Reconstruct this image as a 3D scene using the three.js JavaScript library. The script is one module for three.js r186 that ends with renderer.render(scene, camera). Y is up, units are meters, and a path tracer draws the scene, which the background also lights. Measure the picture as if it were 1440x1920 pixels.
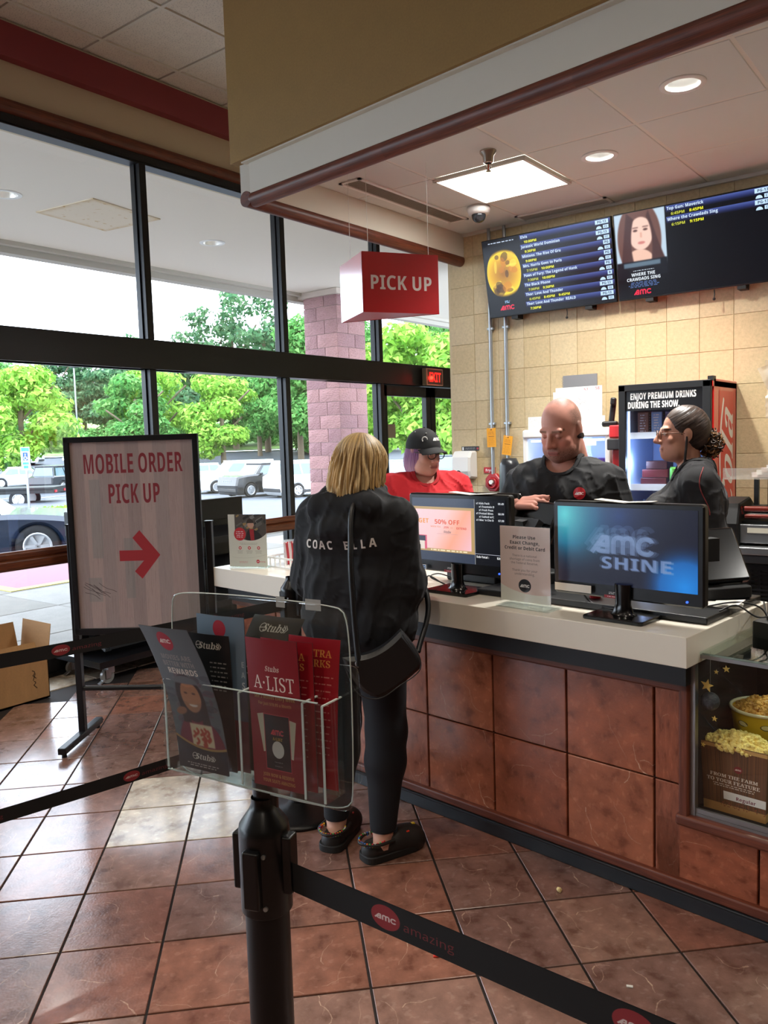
import * as THREE from 'three';
import { RoundedBoxGeometry } from 'three/addons/geometries/RoundedBoxGeometry.js';
import { mergeGeometries, mergeVertices, toCreasedNormals } from 'three/addons/utils/BufferGeometryUtils.js';
import { RectAreaLightUniformsLib } from 'three/addons/lights/RectAreaLightUniformsLib.js';
import { ImprovedNoise } from 'three/addons/math/ImprovedNoise.js';

// ---------- camera, sky, exposure
const scene = new THREE.Scene();
const renderer = new THREE.WebGLRenderer({ antialias: true });
renderer.toneMapping = THREE.LinearToneMapping;
renderer.toneMappingExposure = 1.32;
renderer.shadowMap.enabled = true;
RectAreaLightUniformsLib.init();
const camera = new THREE.PerspectiveCamera(64.16, 0.75, 0.05, 400);
camera.position.set(0, 1.58, 0);
camera.rotation.set(-4.905 * Math.PI / 180, 37.656 * Math.PI / 180, -1.7757 * Math.PI / 180, 'YXZ');
scene.background = new THREE.Color().setRGB(0.80, 0.92, 1.08);      // even overcast sky
scene.backgroundIntensity = 5.6;
const PANEL_LIGHT = 13, DOWN_LIGHT = 19, LOBBY_LIGHT = 10, CANOPY_LIGHT = 8;
const LAMPS_COUNTER = [[-1.202, -3.812], [-1.854, -4.447], [-.3, -4.6], [.35, -3.8], [1.9, -3.8]], LAMPS_LOBBY = [[-3.9, -.6], [-1.3, -.7], [-3.9, 1.6], [-1.3, 1.7], [1.3, -.7], [1.3, 1.7]], LAMPS_CANOPY = [[-7.1, -6.24], [-7.04, -3.85], [-7.1, -8.7]];

// ---------- helpers
const PI = Math.PI, V3 = (x, y, z) => new THREE.Vector3(x, y, z);
function rng(s) { return () => { s = (s + 0x6d2b79f5) | 0; let t = Math.imul(s ^ (s >>> 15), 1 | s); t = (t + Math.imul(t ^ (t >>> 7), 61 | t)) ^ t; return ((t ^ (t >>> 14)) >>> 0) / 4294967296; }; }
const noise = new ImprovedNoise(), N3 = (x, y, z) => noise.noise(x, y, z);
const fbm = (x, y, z, o = 4) => { let a = 0, s = 1, t = 0; for (let i = 0; i < o; i++) { a += s * N3(x, y, z); t += s; s *= .55; x *= 2.03; y *= 2.03; z *= 2.03; } return a / t; };
const clamp = (x, a = 0, b = 1) => Math.min(b, Math.max(a, x)), lerp = (a, b, t) => a + (b - a) * t, sstep = (a, b, x) => { const t = clamp((x - a) / (b - a)); return t * t * (3 - 2 * t); };
const lin = (hex) => { const c = new THREE.Color(hex); return [c.r, c.g, c.b]; };
function clean(g) {
  let h = g.index ? g.toNonIndexed() : g;
  for (const k of Object.keys(h.attributes)) if (!['position', 'normal', 'uv', 'color'].includes(k)) h.deleteAttribute(k);
  if (!h.attributes.normal) h.computeVertexNormals();
  if (!h.attributes.uv) h.setAttribute('uv', new THREE.BufferAttribute(new Float32Array(h.attributes.position.count * 2), 2));
  h.morphAttributes = {}; return h;
}
function mg(list) { list = [].concat(list).flat(9); if (list.length === 1) return list[0]; return mergeGeometries(list.map(clean)); }
const tr = (g, x = 0, y = 0, z = 0, rx = 0, ry = 0, rz = 0) => { if (rx || ry || rz) g.applyMatrix4(new THREE.Matrix4().makeRotationFromEuler(new THREE.Euler(rx, ry, rz))); g.translate(x, y, z); return g; };
const B = (w, h, d, x = 0, y = 0, z = 0, r = 0, s = 1) => (r ? new RoundedBoxGeometry(w, h, d, s, r) : new THREE.BoxGeometry(w, h, d)).translate(x, y, z);
const Bx = (x0, x1, y0, y1, z0, z1, r = 0) => B(x1 - x0, y1 - y0, z1 - z0, (x0 + x1) / 2, (y0 + y1) / 2, (z0 + z1) / 2, r);
const Cy = (r1, r2, h, x = 0, y = 0, z = 0, n = 20, rx = 0, rz = 0, open = false) => tr(new THREE.CylinderGeometry(r1, r2, h, n, 1, open), x, y, z, rx, 0, rz);
const Sp = (r, x = 0, y = 0, z = 0, sx = 1, sy = 1, sz = 1, n = 16) => new THREE.SphereGeometry(r, n, Math.ceil(n * .7)).scale(sx, sy, sz).translate(x, y, z);
const Tu = (pts, r, n = 24, m = 6, closed = false) => new THREE.TubeGeometry(new THREE.CatmullRomCurve3(pts.map((p) => V3(...p)), closed), n, r, m, closed);
const La = (pts, n = 24) => new THREE.LatheGeometry(pts.map((p) => new THREE.Vector2(p[0], p[1])), n);
function Sh(pts) { const s = new THREE.Shape(); pts.forEach((p, i) => (i ? s.lineTo(p[0], p[1]) : s.moveTo(p[0], p[1]))); return s; }
const Ex = (shape, d, bevel = 0, seg = 8) => new THREE.ExtrudeGeometry(shape, { depth: d, bevelEnabled: bevel > 0, bevelSize: bevel, bevelThickness: bevel, bevelSegments: 1, curveSegments: seg });
function rrect(w, h, r, x = 0, y = 0) { const s = new THREE.Shape(), a = x - w / 2, b = y - h / 2, c = x + w / 2, d = y + h / 2; s.moveTo(a + r, b); s.lineTo(c - r, b); s.quadraticCurveTo(c, b, c, b + r); s.lineTo(c, d - r); s.quadraticCurveTo(c, d, c - r, d); s.lineTo(a + r, d); s.quadraticCurveTo(a, d, a, d - r); s.lineTo(a, b + r); s.quadraticCurveTo(a, b, a + r, b); return s; }
const hole = (s, x, y, r) => { const h = new THREE.Path(); h.absarc(x, y, r, 0, 2 * PI, true); s.holes.push(h); return s; };
const Pl = (w, h, x = 0, y = 0, z = 0, ry = 0, rx = 0) => tr(new THREE.PlaneGeometry(w, h), x, y, z, rx, ry);
// uv in metres from the dominant normal axis; u runs along the axis ax
function buv(g, ax = 'x', s = 1, off = 0) {
  g = clean(g); const p = g.attributes.position, n = g.attributes.normal, u = g.attributes.uv, A = 'xyz'.indexOf(ax);
  for (let i = 0; i < p.count; i++) {
    const P = [p.getX(i), p.getY(i), p.getZ(i)], n3 = [Math.abs(n.getX(i)), Math.abs(n.getY(i)), Math.abs(n.getZ(i))]; let k = n3.indexOf(Math.max(...n3));
    const rest = [0, 1, 2].filter((q) => q !== k); let a = rest.includes(A) ? A : rest[0]; const b = rest.find((q) => q !== a);
    u.setXY(i, P[a] * s + off, P[b] * s + off * .7);
  }
  return g;
}
function tex(w, h, draw, rep) { const c = document.createElement('canvas'); c.width = w; c.height = h; const x = c.getContext('2d'); draw(x, w, h); const t = new THREE.CanvasTexture(c); t.colorSpace = THREE.SRGBColorSpace; t.anisotropy = 8; if (rep) { t.wrapS = t.wrapT = THREE.RepeatWrapping; t.repeat.set(rep[0], rep[1]); } return t; }
function dtex(w, h, f, srgb = true, rep) {
  const d = new Uint8Array(w * h * 4);
  for (let y = 0; y < h; y++) for (let x = 0; x < w; x++) { const c = f(x / w, y / h), i = (y * w + x) * 4; d[i] = clamp(c[0], 0, 255); d[i + 1] = clamp(c[1], 0, 255); d[i + 2] = clamp(c[2], 0, 255); d[i + 3] = 255; }
  const t = new THREE.DataTexture(d, w, h); t.magFilter = THREE.LinearFilter; t.minFilter = THREE.LinearMipmapLinearFilter; t.generateMipmaps = true; t.colorSpace = srgb ? THREE.SRGBColorSpace : THREE.NoColorSpace; t.wrapS = t.wrapT = THREE.RepeatWrapping; if (rep) t.repeat.set(rep[0], rep[1]); t.needsUpdate = true; return t;
}
const M = (c, r = .6, o = {}) => new THREE.MeshStandardMaterial({ color: c, roughness: r, ...o });
const MP = (c, r = .6, o = {}) => new THREE.MeshPhysicalMaterial({ color: c, roughness: r, ...o });
const used = {};
const numbered = (n) => { if (!(n in used)) { used[n] = 0; return n; } return n + '_' + String(++used[n]).padStart(3, '0'); };
function part(name, geos, mat, parent) { const m = new THREE.Mesh(mg(geos), mat); m.name = name; m.castShadow = m.receiveShadow = true; parent.add(m); return m; }
function thing(name, label, category, p = [0, 0, 0], ry = 0, group) { const o = new THREE.Group(); o.name = numbered(name); o.position.set(...p); o.rotation.y = ry; o.userData = { label, category }; if (group) o.userData.group = group; scene.add(o); return o; }
function solo(name, label, category, geos, mat, p = [0, 0, 0], ry = 0, group) { const m = part(numbered(name), geos, mat, scene); m.position.set(...p); m.rotation.y = ry; m.userData = { label, category }; if (group) m.userData.group = group; return m; }
function struct(name, geos, mat) { const m = part(name, geos, mat, scene); m.userData.kind = 'structure'; return m; }
function sgroup(name) { const o = new THREE.Group(); o.name = name; o.userData.kind = 'structure'; scene.add(o); return o; }
function piece(name, geo, mat, parent, p, r) { const m = new THREE.Mesh(geo, mat); m.name = name; m.castShadow = m.receiveShadow = true; if (p) m.position.set(...p); if (r) m.rotation.set(...r); parent.add(m); return m; }
const screen = (map, k = 1) => new THREE.MeshStandardMaterial({ color: 0x020202, roughness: .25, emissive: 0xffffff, emissiveMap: map, emissiveIntensity: k });
const print = (map, r = .5, o = {}) => new THREE.MeshStandardMaterial({ map, roughness: r, ...o });

// counter line: u along the counter front (to the popcorn case), v behind the front edge
const TH = 6.70 * PI / 180, CRY = -TH, CO = [-0.792, -2.554];
const C = (u, y, v) => [CO[0] + Math.cos(TH) * u + Math.sin(TH) * v, y, CO[1] + Math.sin(TH) * u - Math.cos(TH) * v];

// ---------- shared drawings
function amc(x, cx, cy, w, col) {            // lower-case three-letter mark
  const k = w / 3.3; x.save(); x.translate(cx - w / 2, cy + k * .5); x.scale(k, -k); x.strokeStyle = col; x.lineWidth = .24; x.lineCap = 'butt'; x.lineJoin = 'round';
  x.beginPath(); x.moveTo(0, .02); x.lineTo(.62, .86); x.lineTo(.86, .86); x.lineTo(.86, .0); x.moveTo(.86, .12); x.lineTo(.5, .12); x.quadraticCurveTo(.34, .12, .36, .3); x.quadraticCurveTo(.4, .46, .6, .46); x.lineTo(.86, .46); x.stroke();
  x.beginPath(); x.moveTo(1.2, 0); x.lineTo(1.2, .55); x.quadraticCurveTo(1.2, .88, 1.48, .88); x.quadraticCurveTo(1.7, .88, 1.7, .6); x.lineTo(1.7, 0); x.moveTo(1.7, .6); x.quadraticCurveTo(1.72, .88, 1.98, .88); x.quadraticCurveTo(2.2, .88, 2.2, .55); x.lineTo(2.2, 0); x.stroke();
  x.beginPath(); x.moveTo(3.2, .7); x.quadraticCurveTo(3.12, .88, 2.9, .88); x.quadraticCurveTo(2.52, .88, 2.52, .46); x.quadraticCurveTo(2.52, .1, 2.9, .1); x.quadraticCurveTo(3.12, .1, 3.2, .28); x.stroke(); x.restore();
}
function disc(x, cx, cy, r, col) { x.fillStyle = col; x.beginPath(); x.arc(cx, cy, r, 0, 7); x.fill(); }
function txt(x, s, cx, cy, size, col, o = {}) { x.save(); x.translate(cx, cy); x.rotate(o.rot || 0); x.scale(o.sx || 1, 1); x.fillStyle = col; x.textAlign = o.align || 'center'; x.textBaseline = 'middle'; x.font = (o.bold === false ? '' : 'bold ') + (o.it ? 'italic ' : '') + size + 'px ' + (o.font || 'sans-serif'); x.fillText(s, 0, 0); if (o.fat) { x.strokeStyle = col; x.lineWidth = o.fat; x.strokeText(s, 0, 0); } x.restore(); }
function lines(x, cx, y, w, n, dy, col, th, seed = 1) { const r = rng(seed); x.fillStyle = col; for (let i = 0; i < n; i++) { const l = w * (.7 + .3 * r()); let a = cx - l / 2; while (a < cx + l / 2) { const q = Math.min(th * (1.5 + 5 * r()), cx + l / 2 - a); x.fillRect(a, y + i * dy, q * .85, th); a += q + th * .6; } } }

// ---------- shared materials
function woodTex(dark, light, seed) { return dtex(512, 256, (u, v) => { const w = fbm(u * 2 + seed, v * 3, 0, 3) * .22, g = .5 + .5 * Math.sin((v + w) * 58 + fbm(u * 3, v * 30, seed, 3) * 5), f = fbm(u * 6, v * 160, seed, 2), t = clamp(.35 * g + .45 + f * .7); return [0, 1, 2].map((i) => lerp(dark[i], light[i], t)); }, true, [1, 3]); }
const woodM = M(0xffffff, .42, { map: woodTex([62, 28, 20], [128, 66, 44], 3) });
const woodRail = M(0xffffff, .38, { map: woodTex([70, 32, 18], [140, 76, 40], 8) });
const blackFrame = M(0x17191c, .38, { metalness: .25 });
const blackM = M(0x0d0e10, .5), blackGloss = M(0x0a0a0c, .18), darkGrey = M(0x2a2b2e, .5), steel = M(0xb9bcbf, .3, { metalness: .9 }), brushed = M(0x9a9c9e, .38, { metalness: .85 }), whiteP = M(0xe9e8e4, .4), redPl = M(0xb01620, .4);
const glass = MP(0xffffff, 0, { transmission: 1, thickness: 0, ior: 1.5 });
const acryl = MP(0xf4f8f8, .04, { transmission: 1, thickness: 0, ior: 1.49 });
const paper = M(0xe6e2da, .8);
// ================= THE SETTING =================
// ---- floor: diagonal stone tiles on a grout bed
const floor = sgroup('floor');
part('grout_bed', Bx(-5.4, 4.2, -.06, -.006, -9.6, 4.2), M(0x231c1a, .8), floor);
function marble(base, seed, veinAmt = 1) {
  const R = rng(seed), veins = [];
  for (let i = 0; i < 3 + R() * 3; i++) { let x = R(), y = R(), a = R() * 6.3; const pts = [[x, y]]; for (let k = 0; k < 4 + R() * 12; k++) { a += (R() - .5) * 1.3; x += Math.cos(a) * .05; y += Math.sin(a) * .05; pts.push([x, y]); } veins.push([pts, R()]); }
  return tex(256, 256, (c) => {
    const im = c.createImageData(256, 256);
    for (let y = 0; y < 256; y++) for (let x = 0; x < 256; x++) {
      const u = x / 256, v = y / 256, n = fbm(u * 4 + seed, v * 4, seed * 1.7, 5), q = fbm(u * 13, v * 9 + seed, 3, 3), bl = sstep(.12, .34, q) * .08 - sstep(.1, .4, -n) * .1, gr = (N3(u * 90, v * 90, seed) * .5) * .05, t = 1 + n * .3 + bl + gr, i = (y * 256 + x) * 4;
      im.data[i] = clamp(base[0] * t, 0, 255); im.data[i + 1] = clamp(base[1] * (t + bl * .5), 0, 255); im.data[i + 2] = clamp(base[2] * (t + bl * .7), 0, 255); im.data[i + 3] = 255;
    }
    c.putImageData(im, 0, 0);
    if (veinAmt) for (const [pts, k] of veins) { c.lineCap = 'round'; for (let j = 1; j < pts.length; j++) { c.strokeStyle = `rgba(226,196,168,${(.4 + .55 * k) * (.4 + .6 * Math.abs(N3(j * .7, k * 9, seed)))* veinAmt})`; c.lineWidth = 1 + 3.2 * k * Math.abs(N3(j * .5, k * 5, seed + 3)) * 2; c.beginPath(); c.moveTo(pts[j - 1][0] * 256, pts[j - 1][1] * 256); c.lineTo(pts[j][0] * 256, pts[j][1] * 256); c.stroke(); } }
  });
}
const stoneTex = []; for (let i = 0; i < 9; i++) stoneTex.push(marble([[134, 98, 84], [140, 99, 84], [128, 96, 86], [138, 92, 77], [136, 104, 92], [141, 95, 78], [126, 95, 86], [140, 106, 93], [131, 89, 76]][i], 11 + i * 7));
const stoneBump = dtex(256, 256, (u, v) => { const n = 128 + 90 * fbm(u * 7, v * 7, 4, 4) + 40 * N3(u * 40, v * 40, 2); return [n, n, n]; }, false);
const tileMats = stoneTex.map((t) => MP(0xffffff, .24, { clearcoat: .55, clearcoatRoughness: .14, map: t, bumpMap: stoneBump, bumpScale: .0009 }));
const beigeMats = [[206, 192, 172], [196, 182, 162]].map((c, i) => MP(0xffffff, .24, { clearcoat: .55, clearcoatRoughness: .14, map: marble(c, 91 + i, .25), bumpMap: stoneBump, bumpScale: .0009 }));
function bevTile(w, d, t = .02, b = .003) { const g = Ex(Sh([[-w / 2 + b, -d / 2 + b], [w / 2 - b, -d / 2 + b], [w / 2 - b, d / 2 - b], [-w / 2 + b, d / 2 - b]]), t - 2 * b, b); g.translate(0, 0, b - t); const p = g.attributes.position, uv = g.attributes.uv; for (let i = 0; i < p.count; i++) uv.setXY(i, p.getX(i) / w + .5, p.getY(i) / d + .5); return g; }   // faces +z, top at z=0
{
  const s2 = Math.SQRT1_2, a = .34, b = .318, g = bevTile(a - .008, b - .008, .02, .0016).rotateX(-PI / 2), R = rng(5), near = [], far = [];
  camera.updateMatrixWorld(); camera.aspect = .75; camera.updateProjectionMatrix();
  const beige = new Set(['-3,-1', '-3,0', '-4,-1', '-4,0', '2,5']);
  for (let i = -26; i < 26; i++) for (let j = -26; j < 26; j++) {
    const x = -2.128 + s2 * (a * (i + .5) + b * (j + .5)), z = -1.522 + s2 * (a * (i + .5) - b * (j + .5));
    if (x < -4.9 || x > 4 || z < -9.4 || z > 4) continue;
    const v = V3(x, 0, z).project(camera), d = Math.hypot(x, z); (Math.abs(v.x) < 1.25 && v.y > -1.5 && v.y < 1 && v.z < 1 && d < 7 ? near : far).push([x, z, d, beige.has(i + ',' + j), R(), R()]);
  }
  near.sort((p, q) => p[2] - q[2]); far.push(...near.splice(290));
  for (const [x, z, , be, r1, r2] of near) piece('tile', g, be ? beigeMats[r1 > .5 ? 1 : 0] : tileMats[Math.floor(r1 * 9)], floor, [x, -.0002 * Math.round(r2 * 4), z], [0, -PI / 4 + (r2 > .5 ? PI : 0), 0]);
  const fg = far.map(([x, z]) => tr(g.clone(), x, 0, z, 0, -PI / 4)); const fm = part('far_tiles', fg, tileMats[2], floor); fm.userData.kind = 'stuff';
  // light border tiles along the glazing
  const bg = bevTile(.34, .33).rotateX(-PI / 2); for (let k = 0; k < 16; k++) piece('border_tile', bg, beigeMats[k % 2], floor, [-5.2, .002, -6.8 + .346 * k], [0, 0, 0]);
}
// ---- scored block wall behind the counter
const wb = sgroup('wall_back');
part('mortar', Bx(-3.46, 4.2, 0, 4.45, -5.62, -5.405), M(0xc2ad86, .85), wb);
{
  const bt = dtex(128, 128, (u, v) => { const n = 1 + fbm(u * 10, v * 10, 1, 3) * .1 + N3(u * 60, v * 60, 2) * .05; return [203 * n, 184 * n, 146 * n]; }), bb = dtex(128, 128, (u, v) => { const n = 128 + 110 * fbm(u * 22, v * 22, 9, 3); return [n, n, n]; }, false);
  const mats = [0xffffff, 0xf6f3ee, 0xfbf8f0].map((c) => M(c, .55, { map: bt, bumpMap: bb, bumpScale: .0015 })), g = bevTile(.2045, .2125, .03, .0014);
  const R = rng(8);
  for (let i = 0; i < 22; i++) for (let j = 0; j < 13; j++) { const x = -3.459 + .2068 * (i + .5), y = 2.298 + .2148 * (j - 8.5); if (y > 3.2 || x > .9) continue; piece('block', g, mats[Math.floor(R() * 3)], wb, [x, y, -5.4 - R() * .0012]); }
  part('return_face', Bx(-3.478, -3.458, 0, 4.45, -9.6, -5.403), mats[0], wb);
}
const wallPaint = M(0xcfc4ac, .7), gold = M(0xffffff, .7, { map: dtex(256, 256, (u, v) => { const n = 1 + .04 * fbm(u * 8, v * 8, 3, 4) + .05 * N3(u * 120, v * 120, 1); return [150 * n, 117 * n, 64 * n]; }, true, [1, 1]) }), creamM = M(0xd8d2c4, .7), redWall = M(0x87353b, .65), taupeM = M(0xc6b79d, .7);
const lobbyPaint = M(0x7a6450, .75);
struct('wall_right', Bx(4.05, 4.2, 0, 4.45, -9.6, 4.2), lobbyPaint);
struct('wall_behind', Bx(-5.6, 4.2, 0, 4.45, 4.05, 4.2), lobbyPaint);
struct('wall_passage', Bx(-5.6, -3.46, 0, 4.45, -9.7, -9.5), wallPaint);
// ---- lobby ceiling: lay-in tiles in a grid
const acou = dtex(256, 256, (u, v) => { const n = N3(u * 70, v * 70, 5), q = 1 + .04 * fbm(u * 6, v * 6, 2, 3) - (n > .32 ? .14 : 0); return [226 * q, 219 * q, 208 * q]; }), acouM = M(0xffffff, .9, { map: acou }), gridM = M(0xdcd8ce, .5);
const cl = sgroup('ceiling_lobby');
part('ceiling_deck', Bx(-5.6, 4.2, 4.47, 4.6, -9.7, 4.2), creamM, cl);
{
  const g = bevTile(.622, .622, .02, .004).rotateX(PI / 2), far = [];
  for (let i = 0; i < 16; i++) for (let j = 0; j < 22; j++) { const x = -5.07 + .648 * (i - .5), z = -3.552 + .648 * (j - 9.5); if (x > 4.1 || z > 4) continue; const lamp = LAMPS_LOBBY.find(([a, b]) => Math.abs(a - x) < .311 && Math.abs(b - z) < .311); if (lamp) { const cx = clamp(lamp[0], x - .2, x + .2), cz = clamp(lamp[1], z - .2, z + .2); lamp[0] = cx; lamp[1] = cz; piece('ceiling_tile', buv(Ex(hole(Sh([[x - .311, -z - .311], [x + .311, -z - .311], [x + .311, -z + .311], [x - .311, -z + .311]]), cx, -cz, .094), .015).rotateX(-PI / 2).translate(0, 4.412, 0), 'x'), acouM, cl); } else if (x < -2 && z < -1.2 && z > -6.5) piece('ceiling_tile', g, acouM, cl, [x, 4.412, z]); else far.push(tr(g.clone(), x, 4.412, z)); }
  part('far_ceiling_tiles', far, acouM, cl).userData.kind = 'stuff';
  const bars = []; for (let i = 0; i < 16; i++) bars.push(B(.024, .02, 13.8, -5.07 + .648 * (i - 1), 4.412, -2.75)); for (let j = 0; j < 22; j++) bars.push(B(9.6, .019, .024, -.7, 4.412, -3.552 + .648 * (j - 10))); part('ceiling_grid', bars, gridM, cl);
}
// ---- bulkhead bands above the glazing
struct('wall_window_bulkhead', [Bx(-5.55, -5.36, 3.9, 4.47, -9.6, 4.1)], taupeM);
struct('trim_1', [Bx(-5.36, -5.28, 4.165, 4.385, -9.6, 4.1, .004)], redWall);
struct('trim_2', [Bx(-5.36, -5.3, 4.385, 4.405, -9.6, 4.1)], creamM);
const halfRound = (L, r, ax) => { const g = Cy(r, r, L, 0, 0, 0, 20, ax === 'z' ? PI / 2 : 0, ax === 'x' ? PI / 2 : 0); return buv(g, ax, 1); };
struct('trim_3', tr(halfRound(13.6, .048, 'z'), -5.35, 3.87, -2.75), woodM);
// ---- glazed wall: posts, rails, panes
const ww = sgroup('wall_window');
{
  const Z0 = -9.5, Z1 = 4.05, posts = [-8.96, -6.96, -5.53, -4.03, -2.53, -1.03, .47, 1.97, 3.47];
  const fx0 = -5.46, fx1 = -5.34;
  part('transom_beam', [Bx(fx0, fx1, 2.2, 2.43, Z0, Z1, .006), Bx(fx0 - .03, fx1 + .012, 2.2, 2.215, Z0, Z1)], blackFrame, ww);
  part('head_rail', [Bx(fx0, fx1, 3.752, 3.83, Z0, Z1, .005), Bx(fx0 + .02, fx1 + .01, 3.765, 3.775, Z0, Z1)], blackFrame, ww);
  part('sill_rail', [Bx(fx0, fx1, 0, .13, -6.96, Z1, .005), Bx(fx0 - .02, fx1 + .02, 0, .03, -6.96, Z1)], blackFrame, ww);
  for (const z of posts) { part('mullion', [Bx(fx0, fx1, 2.43, 3.76, z - .03, z + .03, .005), Bx(fx0 + .03, fx1 - .05, 2.43, 3.76, z - .042, z + .042)], blackFrame, ww); if (z !== -8.96) part('mullion', [Bx(fx0, fx1, .1, 2.2, z - .03, z + .03, .005), Bx(fx0 + .03, fx1 - .05, .1, 2.2, z - .042, z + .042)], blackFrame, ww); }
  for (let i = 0; i < posts.length - 1; i++) { const a = posts[i], b = posts[i + 1]; part('pane', Bx(-5.403, -5.397, 2.43, 3.76, a, b), glass, ww); if (i > 0) part('pane', Bx(-5.403, -5.397, .1, 2.2, a, b), glass, ww); }
  part('end_panel', [Bx(fx0, fx1, 0, 3.8, -9.6, -8.96)], blackFrame, ww);
  part('upper_wall', Bx(-5.6, -5.47, 3.8, 4.47, Z0, Z1), taupeM, ww);
}
// ---- handrail across the glazing
const hr = thing('handrail', 'varnished wooden handrail running along the glazed wall', 'handrail', [-5.26, 0, -2.7]);
part('rail', [buv(tr(new RoundedBoxGeometry(.05, .06, 8.4, 3, .024), 0, .9, 0), 'z'), buv(tr(new RoundedBoxGeometry(.06, .075, 8.4, 3, .02), 0, .838, 0), 'z')], woodRail, hr);
for (const z of [-4.2, -2.83, -1.33, .17, 1.67, 3.17]) part('bracket', [B(.09, .03, .04, -.065, .86, z)], blackFrame, hr);
// ---- doorway: two leaves under the beam
const dr = sgroup('door_1');
for (const [z0, z1, n] of [[-7.9, -6.99, 1], [-8.93, -7.92, 2]]) {
  const leaf = part('door_leaf', [Bx(-5.43, -5.37, 0, .25, z0, z1), Bx(-5.43, -5.37, 2.075, 2.19, z0, z1), Bx(-5.43, -5.37, 0, 2.19, z0, z0 + .085), Bx(-5.43, -5.37, 0, 2.19, z1 - .085, z1)], blackFrame, dr);
  part('pane', Bx(-5.403, -5.397, .25, 2.08, z0 + .08, z1 - .08), glass, leaf);
  part('push_bar', [Bx(-5.37, -5.31, .98, 1.04, z0 + .08, z1 - .08, .01)], brushed, leaf);
}
solo('paper_notice', 'small blank square notice taped to the exit door glass', 'notice', Bx(-5.394, -5.392, 1.62, 1.77, -7.24, -7.09), M(0x9a9186, .9));
// ---- soffit over the counter, wrapped in a wooden moulding
{
  const put = (m) => { m.position.set(-3.33, 0, -3.212); m.rotation.y = CRY; return m; };
  put(struct('wall_soffit', [buv(Bx(-.1, 8, 3.115, 4.47, -.12, .05), 'x')], gold));
  put(struct('trim_4', [Bx(0, 8, 2.95, 3.114, -.12, .0), Bx(-.03, 8, 3.108, 3.122, -.12, .03)], creamM));
  put(struct('trim_5', [tr(halfRound(8, .042, 'x'), 4, 2.925, -.035), tr(Sp(.042, 0, 0, 0), 0, 2.925, -.035)], woodM));
  struct('wall_soffit_side', Bx(-3.43, -3.35, 3.115, 4.47, -5.5, -3.2), gold);
  struct('trim_6', [Bx(-3.41, -3.33, 2.95, 3.114, -5.41, -3.22)], creamM);
  struct('trim_7', [tr(halfRound(2.2, .042, 'z'), -3.365, 2.925, -4.31)], woodM);
}
// ---- counter ceiling: smooth lay-in tiles, lamp panel, vents
const cc = sgroup('ceiling_counter');
const zs = (x) => -3.332 + (x + 3.33) * .1175;
part('ceiling_deck', Ex(Sh([[-3.42, 5.5], [4.2, 5.5], [4.2, -zs(4.2)], [-3.42, -zs(-3.42)]]), .06).rotateX(-PI / 2).translate(0, 3.2, 0), creamM, cc);
const tileW = M(0xd6d8d3, .75);
{
  const X = [-3.33, -2.765, -2.145, -1.53, -.92, -.31, .3, .91, 1.52, 2.13, 2.74, 3.35, 4.1], Zs = [-5.4, -5.37, -4.75, -4.13, -3.51, -2.89, -2.3];
  const clipLine = (p) => { const o = []; for (let k = 0; k < p.length; k++) { const a = p[k], b = p[(k + 1) % p.length], fa = a[1] - zs(a[0]), fb = b[1] - zs(b[0]); if (fa <= 0) o.push(a); if (fa * fb < 0) { const t = fa / (fa - fb); o.push([lerp(a[0], b[0], t), lerp(a[1], b[1], t)]); } } return o; };
  for (let i = 0; i < 12; i++) for (let j = 1; j < 6; j++) {
    if ((i === 1 || i === 7) && j === 2) continue;
    const p = clipLine([[X[i] + .012, Zs[j] + .012], [X[i + 1] - .012, Zs[j] + .012], [X[i + 1] - .012, Zs[j + 1] - .012], [X[i] + .012, Zs[j + 1] - .012]]); if (p.length < 3) continue;
    const sh = Sh(p.map(([x, z]) => [x, -z])); for (const [lx, lz] of LAMPS_COUNTER) if (lx > X[i] && lx < X[i + 1] && lz > Zs[j] && lz < Zs[j + 1]) hole(sh, lx, -lz, .088); piece('ceiling_tile', Ex(sh, .01, .003, 14).rotateX(-PI / 2).translate(0, 3.116, 0), tileW, cc);
  }
  const bars = []; for (const x of X) bars.push(Bx(x - .011, x + .011, 3.116, 3.13, -5.4, zs(x))); for (const z of Zs) { const x0 = Math.max(-3.33, (z + 3.332) / .1175 - 3.33); if (x0 < 4) bars.push(Bx(x0, 4.1, 3.1155, 3.129, z - .011, z + .011)); } part('ceiling_grid', bars, gridM, cc);
  struct('trim_8', Bx(-3.33, .6, 3.095, 3.116, -5.4, -5.375), gridM);
}
// ================= LAMPS =================
function lampPanel(x, z, label) {
  const t = thing('light_panel', label, 'light', [x, 3.112, z]);
  part('frame', [B(.6, .02, .02, 0, .002, .295), B(.6, .02, .02, 0, .002, -.295), B(.02, .02, .6, .295, .002, 0), B(.02, .02, .6, -.295, .002, 0), B(.6, .004, .6, 0, .03, 0)], gridM, t);
  part('diffuser', B(.575, .006, .575, 0, .004, 0), new THREE.MeshStandardMaterial({ color: 0xffffff, emissive: new THREE.Color(1, .98, .93), emissiveIntensity: 2.4 }), t);
  const l = new THREE.RectAreaLight(new THREE.Color(1, .99, .94), PANEL_LIGHT, .57, .57); l.position.set(0, -.006, 0); l.rotation.x = -PI / 2; t.add(l);
}
lampPanel(-2.475, -4.475, 'bright square lamp panel in the counter ceiling');
lampPanel(1.215, -4.44, 'second square lamp panel further along the counter ceiling');
const lampGlow = new THREE.MeshStandardMaterial({ color: 0xffffff, emissive: new THREE.Color(1, .97, .9), emissiveIntensity: 3.2 });
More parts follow.
